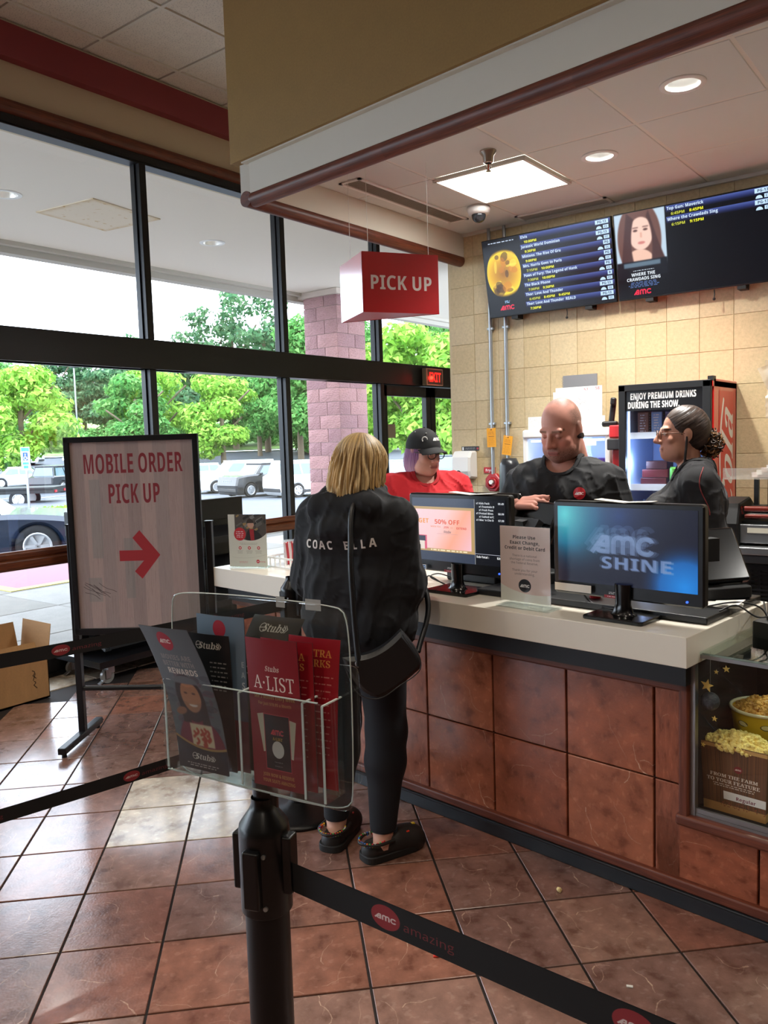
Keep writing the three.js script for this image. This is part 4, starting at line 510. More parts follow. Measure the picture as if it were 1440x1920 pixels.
{
  const t = thing('soap_dispenser', 'white wall-mounted soap dispenser beside the red shirt worker', 'dispenser', [-3.335, 1.24, -5.4]);
  part('cover', [Ex(Sh([[0, .05], [.085, .06], [.1, .1], [.095, .2], [.07, .236], [0, .238]]), .135, .014).rotateY(-PI / 2).translate(.0675, 0, 0)], whiteP, t); part('push_lever', [tr(new RoundedBoxGeometry(.1, .06, .05, 3, .022), -.01, .035, .075, .15)], whiteP, t); part('window_slot', [Sp(.016, -.015, .094, .112, 1.2, .8, .3)], blackM, t);
  solo('wash_hands_label', 'small black hygiene label above the soap dispenser', 'label', B(.155, .034, .003), print(tex(256, 56, (c) => { c.fillStyle = '#141416'; c.fillRect(0, 0, 256, 56); c.fillStyle = '#e8e8e8'; c.fillRect(10, 8, 22, 40); disc(c, 236, 28, 14, '#b8262e'); lines(c, 128, 18, 160, 2, 14, '#9a9a9a', 5); }), .5), [-3.308, 1.508, -5.397]);
  solo('fryer_label', 'small red label reading Fryer by the pipes', 'label', B(.1, .044, .003), print(tex(200, 88, (c) => { c.fillStyle = '#c01f2b'; c.fillRect(0, 0, 200, 88); txt(c, 'Fryer', 100, 46, 58, '#fff'); }), .5), [-3.14, 1.342, -5.396]);
}
for (const [lab, x] of [['red round fire pull station below the first pipe', -3.1], ['red round fire pull station half behind the bald man', -2.985]]) { const t = thing('fire_pull_station', lab, 'pull station', [x, 1.25, -5.4]); part('back_plate', [Ex(Sh([...Array(8).keys()].map((k) => [Math.cos(k * PI / 4 + .39) * .062, Math.sin(k * PI / 4 + .39) * .066])), .03, .006)], redPl, t); part('ring', tr(new THREE.TorusGeometry(.034, .01, 8, 24), 0, -.004, .045), M(0xa81820, .3), t); part('pull_knob', [Cy(.016, .016, .03, 0, .004, .05, 16, PI / 2)], whiteP, t); }
{ const t = thing('exit_sign', 'lit red exit sign above the doors', 'exit sign', [-5.3, 2.205, -7.86]); part('housing', B(.06, .19, .34, 0, .095, 0, .005), M(0x9b8f7e, .5), t); const e = tex(512, 280, (c) => { c.fillStyle = '#26150f'; c.fillRect(0, 0, 512, 280); txt(c, 'EXIT', 256, 146, 250, '#ff2018', { sx: .78, fat: 6 }); }); part('lit_face', tr(new THREE.PlaneGeometry(.3, .165), .032, .095, 0, 0, PI / 2), screen(e, 1.4), t); const l = new THREE.PointLight(0xff2a1a, .12); l.position.set(.08, .09, 0); t.add(l); }
// ---- drinks cooler
{
  const t = thing('drinks_cooler', 'tall red and black glass-door drinks cooler', 'cooler', [-1.645, 0, -4.86]), W = .274, red = MP(0xd81e1e, .28, { clearcoat: .6 });
  part('cabinet', [Bx(-W, -W + .03, .1, 1.87, -.53, -.03), Bx(-W, W, 1.84, 1.872, -.53, -.03), Bx(-W, W, .1, .16, -.53, -.03), Bx(-W, W, .1, 1.87, -.535, -.515)], red, t);
  part('side_panel', [Bx(W - .03, W, .1, 1.885, -.535, -.05, .004)], red, t);
  part('door_frame', [Bx(-W, -W + .042, .12, 1.875, -.03, .0, .003), Bx(W - .05, W - .004, .12, 1.875, -.03, 0, .003), Bx(-W, W - .004, 1.838, 1.878, -.03, 0, .003), Bx(-W, W - .004, .12, .2, -.03, 0, .003), Bx(W - .03, W, 1.87, 1.9, -.09, -.03)], blackM, t);
  part('door_glass', Bx(-W + .04, W - .05, .2, 1.84, -.018, -.013), glass, t);
  const hd = tex(512, 140, (c) => { c.fillStyle = '#0b0b0d'; c.fillRect(0, 0, 512, 140); txt(c, 'ENJOY PREMIUM DRINKS', 250, 38, 62, '#e9e6e2', { sx: .6, fat: 2 }); txt(c, 'DURING THE SHOW.', 188, 100, 62, '#e9e6e2', { sx: .6, fat: 2 }); });
  part('header_strip', Pl(2 * W - .095, .118, -.004, 1.778, -.0125), print(hd, .3), t);
  part('liner', [Bx(-W + .032, -W + .036, .17, 1.83, -.5, -.04), Bx(W - .036, W - .032, .17, 1.83, -.5, -.04), Bx(-W + .03, W - .03, .17, 1.83, -.512, -.508)], M(0x9fb2d6, .6), t);
  const lm = new THREE.MeshStandardMaterial({ color: 0xffffff, emissive: new THREE.Color(.55, .72, 1), emissiveIntensity: 1.4 }); part('light_tube', [Bx(-W + .04, -W + .05, .3, 1.72, -.06, -.05)], lm, t);
  for (const y of [.6, 1.4]) { const l = new THREE.PointLight(new THREE.Color(.45, .62, 1), .13); l.position.set(-W + .075, y, -.08); l.shadow.radius = 2; t.add(l); }
  for (const y of [.55, .93, 1.245, 1.56]) part('shelf', [Bx(-W + .04, W - .04, y, y + .012, -.49, -.06), Bx(-W + .04, W - .04, y - .01, y + .03, -.062, -.056)], M(0xd6e2f2, .4), t);
  const lt = tex(256, 1400, (c) => { c.fillStyle = '#d81e1e'; c.fillRect(0, 0, 256, 1400); c.save(); c.translate(140, 700); c.rotate(-PI / 2); c.transform(1, 0, -.25, 1, 0, 0); txt(c, 'Coca', -265, 18, 270, '#f2efec', { it: true, font: 'serif', sx: .95 }); txt(c, 'Cola', 330, 18, 270, '#f2efec', { it: true, font: 'serif', sx: .95 }); c.strokeStyle = '#f2efec'; c.lineWidth = 22; c.lineCap = 'round'; c.beginPath(); c.moveTo(-560, 60); c.quadraticCurveTo(-330, 130, -60, 40); c.stroke(); c.beginPath(); c.moveTo(-10, -10); c.lineTo(70, -14); c.stroke(); c.beginPath(); c.moveTo(140, -90); c.quadraticCurveTo(360, -170, 640, -60); c.stroke(); c.restore(); });
  part('side_lettering', tr(new THREE.PlaneGeometry(.3, 1.64), W + .0015, 1.0, -.3, 0, PI / 2), print(lt, .3), t);
  const put = (lab, x, y, z, geo, mat, name, group) => solo(name, lab, name.split('_').pop(), geo, mat, [-1.645 + x, y, -4.86 + z], 0, group);
  for (let k = 0; k < 4; k++) put(['brown printed drink carton beside the cooler door edge', 'light blue drink carton second on the top shelf', 'purple drink carton on the top cooler shelf', 'reddish drink carton behind the ponytailed worker'][k], -.17 + k * .085, 1.573, -.16, B(.068, .14, .06, 0, .07, 0, .006), print(tex(64, 128, (c) => { c.fillStyle = ['#8a5a52', '#7fa0d8', '#5c5280', '#9c6a58'][k]; c.fillRect(0, 0, 64, 128); lines(c, 32, 14, 40, 7, 15, '#d8d0d8', 6, k); }), .4), 'drink_carton');
  for (let k = 0; k < 3; k++) put(['lowest dark red snack box stacked in the cooler', 'middle dark red snack box stacked in the cooler', 'topmost small snack box stacked in the cooler'][k], -.11 + .01 * k, 1.258 + .052 * k, -.2, B(.16 - .03 * (k === 2), .05, .12, 0, .025, 0, .004), M([0x4a1418, 0x5a181c, 0x3a1014][k], .4), 'snack_box');
  for (let k = 0; k < 3; k++) put('green soda can on the middle cooler shelf', .03 + k * .068, 1.258, -.12, La([[0, 0], [.026, 0], [.031, .008], [.031, .105], [.026, .118], [0, .118]], 20), M(0x5fae4a, .3, { metalness: .4 }), 'soda_can', 'green cans in the cooler');
  for (let k = 0; k < 4; k++) put('blue water bottle with green cap on the lower cooler shelf', -.16 + k * .09, .943, -.14, La([[0, 0], [.036, .0], [.038, .05], [.036, .1], [.038, .15], [.03, .19], [.013, .21], [.013, .232], [0, .232]], 20), MP(0x9cc0f0, .1, { transmission: .5, thickness: 0 }), 'water_bottle', 'water bottles in the cooler');
}
// ---- small freezer with papers on it
{
  const t = thing('glass_front_freezer', 'white countertop freezer with lit glass front behind the bald man', 'freezer', [-2.35, 1.0, -5.02]);
  part('cabinet', [Bx(-.31, -.275, 0, .6, -.35, 0, .01), Bx(.275, .31, 0, .6, -.35, 0, .01), Bx(-.31, .31, .57, .63, -.35, .01, .015), Bx(-.31, .31, 0, .06, -.35, 0, .01), Bx(-.3, .3, .02, .6, -.36, -.35)], whiteP, t); part('door_glass', Bx(-.275, .275, .06, .57, -.012, -.006), glass, t);
  part('liner', Bx(-.275, .275, .06, .57, -.345, -.34), M(0xbcd0f0, .5), t); part('light_tube', Bx(-.26, .26, .545, .56, -.04, -.03), new THREE.MeshStandardMaterial({ color: 0xffffff, emissive: new THREE.Color(.6, .75, 1), emissiveIntensity: 2 }), t); const l = new THREE.PointLight(new THREE.Color(.45, .62, 1), .1); l.position.set(0, .5, -.08); t.add(l);
  part('shelf', [Bx(-.27, .27, .3, .31, -.33, -.02)], M(0xdfe6ee, .4), t); part('stickers', [Pl(.1, .03, .17, .53, .0), Pl(.09, .06, .06, .44, .0)], M(0xdfe4ea, .5), t);
  for (let k = 0; k < 5; k++) solo('ice_cream_box', 'boxed ice cream in the small freezer', 'ice cream', B(.08, .12, .1, 0, .06, 0, .006), M([0x2f4fae, 0xc9d6ea, 0x3a66c4, 0xd8b4a0, 0x2a3f94][k], .4), [-2.55 + .1 * k, 1.311, -5.15], 0, 'boxes in the small freezer');
  solo('freezer_stand', 'dark cabinet under the small freezer', 'cabinet', [Bx(-.36, .36, .06, .96, -.36, .05, .01), Bx(-.38, .38, .96, 1.0, -.38, .07, .006), Bx(-.32, .32, 0, .07, -.3, 0)], darkGrey, [-2.35, 0, -5.02]);
  const doc = (seed, sketch) => tex(256, 192, (c) => { c.fillStyle = '#e4e2dd'; c.fillRect(0, 0, 256, 192); c.strokeStyle = '#8a8a88'; c.lineWidth = 2; const R = rng(seed); c.beginPath(); for (let k = 0; k < sketch; k++) { const x = 20 + R() * 200, y = 20 + R() * 130; c.moveTo(x, y); c.quadraticCurveTo(x + 40 * (R() - .5), y + 50 * (R() - .5), x + 60 * (R() - .5), y + 60 * (R() - .5)); } c.stroke(); });
  solo('notebook', 'grey spiral notebook propped topmost above the freezer', 'notebook', [B(.245, .36, .008, 0, .18, 0), ...[...Array(20).keys()].map((k) => tr(new THREE.TorusGeometry(.007, .0015, 5, 10), -.124, .02 + k * .017, 0))], M(0x77777a, .6), [-2.34, 1.632, -5.25]);
  solo('document_holder', 'white document holder with red marks above the freezer', 'holder', B(.33, .275, .006, 0, .1375, 0), print(tex(256, 200, (c) => { c.fillStyle = '#e8e7e3'; c.fillRect(0, 0, 256, 200); txt(c, '52', 170, 16, 22, '#c06068'); txt(c, '58', 232, 12, 22, '#c06068'); c.fillStyle = '#b8b8b6'; c.fillRect(60, 14, 60, 2); }), .4), [-2.32, 1.632, -5.18]);
  solo('document_folder', 'clear folder with a pencil drawing behind the bald head', 'folder', B(.3, .245, .004, 0, .1225, 0), print(doc(4, 16), .3), [-2.33, 1.632, -5.13]);
  solo('paper_card', 'small white card with a sketch on the freezer corner', 'card', B(.15, .085, .003, 0, .0425, 0), print(doc(7, 20), .4), [-2.56, 1.632, -5.06]);
  solo('paper_card', 'plain white card on the freezer beside the scanner', 'card', B(.09, .075, .003, 0, .0375, 0), paper, [-2.14, 1.632, -5.08]);
  const s = thing('handheld_scanner', 'black scanner gun standing on the freezer top', 'scanner', [-2.05, 1.632, -5.08], .3); part('handle', [tr(new RoundedBoxGeometry(.035, .15, .04, 2, .012), .005, .09, 0, 0, 0, -.12), tr(new RoundedBoxGeometry(.035, .05, .07, 2, .012), .012, .16, .01, 0, 0, -.1)], blackM, s); part('cradle', [B(.1, .035, .09, -.01, .018, 0, .012)], blackM, s);
  const m = thing('drink_valve', 'red and black syrup pump beside the drinks cooler', 'pump', [-1.97, 1.0, -5.0]); part('column', [B(.06, .55, .1, 0, .28, 0, .01)], M(0x8c1a1e, .35), m); part('top_block', [B(.08, .08, .12, -.005, .6, 0, .01)], M(0xc22a2e, .35), m); part('clamp', [B(.09, .07, .1, -.01, .52, .02, .008)], darkGrey, m);
  solo('black_jug', 'dark rounded jug on the counter beside the freezer', 'jug', La([[0, 0], [.06, 0], [.075, .05], [.07, .25], [.05, .3], [.0, .3]], 20), M(0x26282c, .3), [-2.78, 1.14, -5.05]);
  solo('wall_cabinet', 'low dark back counter along the tan wall', 'counter', [Bx(-.35, .24, 0, 1.1, -.25, .2, .01), Bx(-.38, .25, 1.1, 1.138, -.27, .22, .005)], darkGrey, [-2.98, 0, -5.1]);
}
// ---- back bench at the far end: grille bench, roller, tray of papers, bags
{
  const t = thing('back_bench', 'steel topped refrigerated bench with a black grille', 'bench', [-.35, 0, -4.62]);
  part('bench_top', [Bx(-.86, .9, .925, .965, -.55, .06, .006)], brushed, t); part('bench_body', [Bx(-.84, .9, .08, .925, -.53, .0)], M(0x3a3632, .5), t); part('drip_rail', Bx(-.86, .9, .88, .925, .0, .055, .004), M(0x2a2a2c, .4), t);
  const gr = [Bx(-.82, -.56, .35, .38, 0, .012), Bx(-.82, -.56, .84, .87, 0, .012), Bx(-.82, -.8, .35, .87, 0, .012), Bx(-.58, -.56, .35, .87, 0, .012)]; for (let k = 0; k < 20; k++) gr.push(Bx(-.8, -.58, .385 + k * .0228, .395 + k * .0228, 0, .01)); for (let k = 0; k < 4; k++) gr.push(Bx(-.755 + .045 * k, -.74 + .045 * k, .38, .85, .001, .008)); part('grille', gr, M(0x17181a, .4), t);
  part('bench_leg', [B(.05, .08, .05, -.8, .04, -.05), B(.05, .08, .05, .85, .04, -.05), B(.05, .08, .05, -.8, .04, -.48), B(.05, .08, .05, .85, .04, -.48)], blackM, t);
  const r = thing('roller_grill', 'black and steel roller grill with a yellow warning sticker', 'grill', [-.9, .965, -4.72]);
  part('side_cheek', [Ex(Sh([[-.2, 0], [.12, 0], [.14, .12], [.1, .22], [-.12, .24], [-.2, .2]]), .1, .008).rotateY(-PI / 2).translate(-.26, 0, 0)], blackM, r);
  part('front_panel', [Bx(-.26, .4, .015, .115, .06, .1, .004)], brushed, r); part('bed', [Bx(-.26, .4, .015, .13, -.2, .06)], blackM, r); part('hood', [Bx(-.26, .4, .17, .2, -.2, -.02, .006)], blackM, r);
  for (let k = 0; k < 5; k++) part('roller', [Cy(.011, .011, .62, .07, .155, .05 - .03 * k, 14, 0, PI / 2)], k ? steel : M(0x8a2a20, .35), r);
  part('warning_sticker', [Pl(.07, .04, .01, .07, .1045)], M(0xe6a51e, .5), r); part('rating_label', [Pl(.13, .028, -.15, .085, .1045)], M(0xcfc9b8, .5), r); part('handle', [Tu([[-.25, .17, .06], [-.25, .2, .09], [-.24, .21, .1]], .006, 10), Cy(.014, .014, .5, .02, .2, .095, 12, 0, PI / 2)], M(0x8a2a20, .35), r);
  const sh = thing('acrylic_shelf', 'clear acrylic shelf on black posts above the roller grill', 'shelf', [-.85, .965, -4.7]); part('shelf_board', [Bx(-.37, .45, .36, .366, -.22, .16), Bx(-.37, .45, .366, .42, .155, .16)], MP(0xf4f2ee, .08, { transmission: .85, thickness: 0 }), sh); part('post', [B(.025, .37, .025, -.28, .18, -.18)], blackM, sh); part('post', [B(.025, .37, .025, -.2, .18, -.14)], blackM, sh); part('post', [B(.025, .37, .025, .42, .18, -.18)], blackM, sh);
  for (let k = 0; k < 4; k++) solo('paper_tray', ['bottom pinkish food tray on the clear shelf', 'white food tray second from the shelf', 'pinkish food tray third from the shelf', 'topmost white food tray on the clear shelf'][k], 'tray', [tr(B(.5, .006, .24, 0, 0, 0, .002), 0, 0, 0, 0, .06 * k - .1, .0), tr(B(.5, .025, .006, 0, .012, .12), 0, 0, 0, 0, .06 * k - .1)], M(k % 2 ? 0xe9e4de : 0xd8c8c4, .7), [-.83 + .02 * k, 1.336 + .013 * k, -4.7]);
  const bh = thing('bag_dispenser', 'grey wall bracket holding clear plastic bags', 'bracket', [-1.08, 1.55, -5.3]); part('bracket', [B(.5, .05, .2, .2, .08, 0, .01), tr(B(.3, .16, .12), .22, 0, -.02, .0)], M(0x4a4a4a, .45), bh);
  const bg = new THREE.PlaneGeometry(.34, .34, 24, 24), p = bg.attributes.position; for (let i = 0; i < p.count; i++) p.setZ(i, .06 * fbm(p.getX(i) * 14, p.getY(i) * 14, 2, 3)); bg.computeVertexNormals(); solo('plastic_bags', 'crumpled clear plastic bags hanging on the tan wall', 'bags', [bg, bg.clone().rotateZ(.4).translate(.02, .03, .05), bg.clone().rotateZ(1.2).translate(.04, 0, -.03)], MP(0xf2ece2, .15, { transmission: .75, thickness: 0, side: THREE.DoubleSide }), [-1.0, 1.82, -5.25]);
}
// ---- ceiling fittings
{
  const t = thing('ceiling_camera', 'white dome camera on the counter ceiling', 'camera', [-2.856, 3.112, -4.83]); part('mount', La([[0, 0], [.075, 0], [.078, -.02], [.066, -.05], [0, -.052]], 28), whiteP, t); part('dome', Sp(.048, 0, -.055, 0), M(0x3a3c40, .06, { metalness: .4 }), t);
  const s = thing('fire_sprinkler', 'chrome sprinkler head hanging by the lamp panel', 'sprinkler', [-2.27, 3.112, -3.95]); part('cup', La([[.045, 0], [.046, -.01], [.03, -.03], [.028, -.06], [.018, -.065]], 24), M(0xb8ada0, .25, { metalness: .9, side: THREE.DoubleSide }), s); part('glass_bulb', Cy(.004, .004, .03, 0, -.085, 0, 8), M(0xd04a20, .2), s); part('deflector', [Cy(.014, .014, .003, 0, -.105, 0, 16), Tu([[-.012, -.06, 0], [-.014, -.085, 0], [0, -.104, 0]], .0025, 8), Tu([[.012, -.06, 0], [.014, -.085, 0], [0, -.104, 0]], .0025, 8)], M(0xb8ada0, .25, { metalness: .9 }), s);
  const vent = (lab, x, z, L, W, ry) => { const v = thing('air_vent', lab, 'vent', [x, 3.108, z], ry); part('frame', [Bx(-L / 2, L / 2, -.004, .004, -W / 2, -W / 2 + .02), Bx(-L / 2, L / 2, -.004, .004, W / 2 - .02, W / 2), Bx(-L / 2, -L / 2 + .02, -.004, .004, -W / 2, W / 2), Bx(L / 2 - .02, L / 2, -.004, .004, -W / 2, W / 2)], whiteP, v); for (let k = 0; k < 9; k++) part('louvre', tr(B(L - .03, .003, .015), 0, .0, -W / 2 + .03 + k * (W - .06) / 8, .6), M(0xa8a498, .6), v); part('duct_opening', Bx(-L / 2 + .01, L / 2 - .01, .0045, .006, -W / 2 + .01, W / 2 - .01), M(0x4a463e, .8), v); };
  vent('long slotted air vent beside the counter ceiling beam', -3.13, -4.42, 1.2, .16, PI / 2); vent('slotted air vent over the menu screens', -2.46, -5.28, .66, .15, 0);
}
// ================= LOBBY =================
// ---- poster stand
{
  const ry = Math.atan2(.57, .82), t = thing('poster_stand', 'black two-foot poster stand reading MOBILE ORDER PICK UP', 'sign', [-3.995, 0, -2.393], ry);  // local x along the poster, z to the viewer
  for (const x of [.012, .765]) {
    part('upright', [Bx(x - .018, x + .018, .03, 1.19, -.055, -.015, .004), Bx(x - .02, x + .02, 1.185, 1.192, -.058, -.012)], blackFrame, t);
    part('foot_bar', [Bx(x - .022, x + .022, .02, .055, -.26, .24, .006), Cy(.012, .014, .02, x, .01, .21, 12), Cy(.012, .014, .02, x, .01, -.23, 12)], blackFrame, t);
  }
  part('cross_bar', [Cy(.014, .014, .74, .39, .29, -.035, 14, 0, PI / 2)], blackFrame, t);
  part('poster_frame', [Bx(.02, .05, .605, 1.65, -.015, .012, .003), Bx(.708, .738, .605, 1.65, -.015, .012, .003), Bx(.02, .738, 1.625, 1.655, -.015, .012, .003), Bx(.02, .738, .595, .63, -.015, .012, .003), Bx(.02, .738, .6, 1.65, -.014, -.01)], blackFrame, t);
  const f = tex(820, 1244, (c, w, h) => {
    c.fillStyle = '#b5a3a0'; c.fillRect(0, 0, w, h); const R = rng(12); for (let i = 0; i < 9; i++) { c.fillStyle = `rgba(${[[150, 138, 138], [192, 172, 168], [158, 150, 150], [180, 158, 156]][i % 4]},.45)`; c.fillRect(i * 92, 0, 90, h); } for (let i = 0; i < 2600; i++) { c.fillStyle = `rgba(${R() > .5 ? '98,84,84' : '206,190,186'},${.06 + .1 * R()})`; c.fillRect(R() * w, R() * h, 1 + R() * 2, 20 + R() * 120); } for (const [x, y, a, b] of [[120, 250, 70, 520], [330, 640, 60, 400], [80, 900, 90, 160]]) { c.fillStyle = 'rgba(120,140,142,.28)'; c.fillRect(x, y, a, b); }
    c.strokeStyle = 'rgba(50,40,44,.7)'; c.lineWidth = 3; for (let i = 0; i < 9; i++) { c.beginPath(); let x = 40 + R() * 120, y = 920 + R() * 120; c.moveTo(x, y); for (let k = 0; k < 4; k++) { x += 20 + R() * 12; y += 4 + R() * 22; c.lineTo(x, y); } c.stroke(); }
    const T = (s, y, sx) => { c.save(); c.translate(w / 2 + 4, y); c.scale(sx, 1); c.font = 'bold 176px sans-serif'; c.textAlign = 'center'; c.textBaseline = 'middle'; c.fillStyle = '#8c2a38'; c.fillText(s, 0, 0); c.restore(); }; T('MOBILE ORDER', 150, .51); T('PICK UP', 348, .52);
    c.fillStyle = '#b02a36'; c.beginPath(); const P = [[296, 722], [452, 722], [388, 640], [436, 590], [566, 756], [440, 912], [392, 862], [456, 792], [296, 792]]; P.forEach((p, i) => (i ? c.lineTo(...p) : c.moveTo(...p))); c.fill();
  });
  part('poster', [Pl(.668, 1.005, .379, 1.1275, .0005)], print(f, .6), t);
  part('clear_cover', [Pl(.668, 1.005, .379, 1.1275, .004)], MP(0xffffff, .03, { transmission: 1, thickness: 0 }), t);
}
// ---- rolling rack behind it
{
  const t = thing('rolling_rack', 'low black rolling rack with tilted shelf rails by the window', 'rack', [-5.08, 0, -3.83]);
  part('platform', [Bx(-.27, .285, .12, .165, -.8, .77, .006), Bx(-.275, .29, .16, .168, -.805, .775)], M(0x15161a, .3), t);
  part('back_panel', [Bx(-.05, .0, .16, 1.165, -.8, .74, .006), Bx(-.055, .03, 1.0, 1.17, -.8, .76, .006)], blackM, t);
  for (const [y, z] of [[.4, 0], [.66, 0], [.9, 0]]) part('tilted_shelf', [tr(B(.26, .012, 1.5), .13, y, -.02, 0, 0, -.35), tr(B(.012, .05, 1.5), .25, y - .03, -.02)], M(0x1a1c20, .4), t);
  part('front_rail', [tr(B(.015, .05, 1.3), .2, .24, -.02, 0, 0, -.4), tr(B(.2, .02, .05), .1, .25, .64, 0, 0, -.35)], M(0x4c5256, .35, { metalness: .4 }), t);
  for (const x of [-.2, .22]) for (const z of [-.7, .68]) { const c = part('caster', [Cy(.048, .048, .026, x, .048, z, 24, 0, PI / 2)], M(0x8a8a88, .25), t); part('caster_fork', [B(.05, .06, .05, x, .1, z - .02), B(.006, .06, .04, x + .02, .065, z), B(.006, .06, .04, x - .02, .065, z), tr(B(.03, .008, .05), x + .01, .02, z + .05, .5)], steel, c); }
}
// ---- cardboard box
{
  const cb = M(0xffffff, .85, { map: dtex(256, 256, (u, v) => { const n = 1 + .05 * fbm(u * 5, v * 30, 1, 3) + .03 * N3(u * 90, v * 90, 2); return [176 * n, 134 * n, 88 * n]; }) });
  const t = thing('cardboard_box', 'open brown cardboard box under the handrail', 'box', [-5.08, 0, -2.42]), g = (a) => buv(a, 'x', 1);
  part('box_wall', [g(Bx(-.17, .17, 0, .01, -.34, .34)), g(Bx(.165, .17, 0, .29, -.34, .34)), g(Bx(-.17, -.165, 0, .29, -.34, .34)), g(Bx(-.17, .17, 0, .29, -.34, -.335)), g(Bx(-.17, .17, 0, .29, .335, .34))], cb, t);
  part('flap', g(tr(B(.004, .17, .66), -.2, .37, 0, 0, 0, .25)), cb, t); part('flap', g(tr(B(.34, .19, .004), 0, .38, -.36, -.15)), cb, t); part('flap', g(tr(B(.004, .1, .62), .15, .325, .03, 0, 0, .5)), cb, t);
  const mk = tex(64, 128, (c) => { c.clearRect(0, 0, 64, 128); c.strokeStyle = '#3a2a1c'; c.lineWidth = 4; c.beginPath(); c.moveTo(20, 10); c.quadraticCurveTo(50, 20, 24, 40); c.lineTo(44, 60); c.moveTo(40, 30); c.lineTo(24, 70); c.moveTo(28, 74); c.quadraticCurveTo(50, 84, 26, 96); c.lineTo(46, 118); c.stroke(); }); part('marker_scrawl', tr(new THREE.PlaneGeometry(.07, .14), .1715, .14, -.24, 0, PI / 2), new THREE.MeshStandardMaterial({ map: mk, transparent: true, roughness: .9 }), t);
}
// ---- belt posts
const postM = M(0x0c0d0f, .38, { metalness: .2 }), beltT = (n, off) => tex(2048, 96, (c) => { c.fillStyle = '#0e0f11'; c.fillRect(0, 0, 2048, 96); for (let k = 0; k < n; k++) { const x = off + k * 2048 / n; disc(c, x, 48, 37, '#8e2a30'); amc(c, x, 50, 54, '#d8c8c4'); txt(c, 'amazing', x + 44, 54, 34, '#7c2c32', { align: 'left', bold: false, sx: .95 }); } });
function beltPost(label, x, z, H, ry, twoBelts) {
  const t = thing('belt_post', label, 'belt post', [x, 0, z], ry);
  part('base', La([[0, 0], [.175, 0], [.177, .012], [.16, .024], [.06, .04], [.045, .06], [.0, .06]], 40), postM, t);
  part('tube', Cy(.038, .038, H - .14, 0, (H - .14) / 2, 0, 32), postM, t);
  part('belt_head', [La([[.038, H - .2], [.044, H - .195], [.044, H - .06], [.042, H - .045], [.024, H - .02], [.02, H - .01], [.02, H]], 32), B(.03, .1, .02, 0, H - .125, .045, .004), B(.02, .1, .03, -.046, H - .115, 0, .004), B(.02, .1, .03, .046, H - .11, 0, .004)], M(0x0a0b0d, .3), t);
  for (const a of [0, 1]) part('screw', [Cy(.004, .004, .004, .02, H - .085 - .09 * a, .041, 10, PI / 2 - .2)], steel, t);
  if (twoBelts) part('lower_belt_head', La([[.038, .34], [.046, .345], [.046, .45], [.038, .455]], 32), M(0x0a0b0d, .3), t);
}
beltPost('black belt post in front carrying the clear brochure holder', -.998, -.93, .985, .3, false);
beltPost('black belt post behind the brochure holder beside the customer', -2.39, -2.44, 1.03, 0, true);
beltPost('black belt post out past the window side of the queue', -2.73, -.62, 1.03, 0, true);
beltPost('black belt post at the near end of the front belt', .64, -.905, .985, 0, false);
function belt(label, a, b, y, w, n, off, sag = .012) {
  const N = 24, P = [], U = [], I = []; for (let i = 0; i <= N; i++) { const f = i / N, x = lerp(a[0], b[0], f), z = lerp(a[1], b[1], f), yy = y - sag * 4 * f * (1 - f); for (const s of [0, 1]) { P.push(x, yy + (s - .5) * w, z); U.push(f, s); } if (i < N) { const q = i * 2; I.push(q, q + 2, q + 1, q + 1, q + 2, q + 3); } }
  const g = new THREE.BufferGeometry(); g.setAttribute('position', new THREE.Float32BufferAttribute(P, 3)); g.setAttribute('uv', new THREE.Float32BufferAttribute(U, 2)); g.setIndex(I); g.computeVertexNormals(); const back = g.clone(); const bi = [...I].reverse(); back.setIndex(bi); back.computeVertexNormals(); const n3 = g.attributes.normal; back.translate(-n3.getX(0) * .0016, 0, -n3.getZ(0) * .0016);
  const t = thing('queue_belt', label, 'belt'); part('webbing', [g], print(beltT(n, off), .75), t); part('webbing_back', [back], M(0x0e0f11, .8), t);
}
belt('black queue belt with red discs crossing the foreground floor', [-.965, -.938], [.6, -.905], .855, .05, 4, 292, .0);
belt('upper black queue belt crossing in front of the poster stand', [-2.73, -.66], [-2.4, -2.4], .915, .048, 3, 300);
belt('lower black queue belt hanging near the floor', [-2.73, -.66], [-2.4, -2.4], .4, .048, 3, 560);
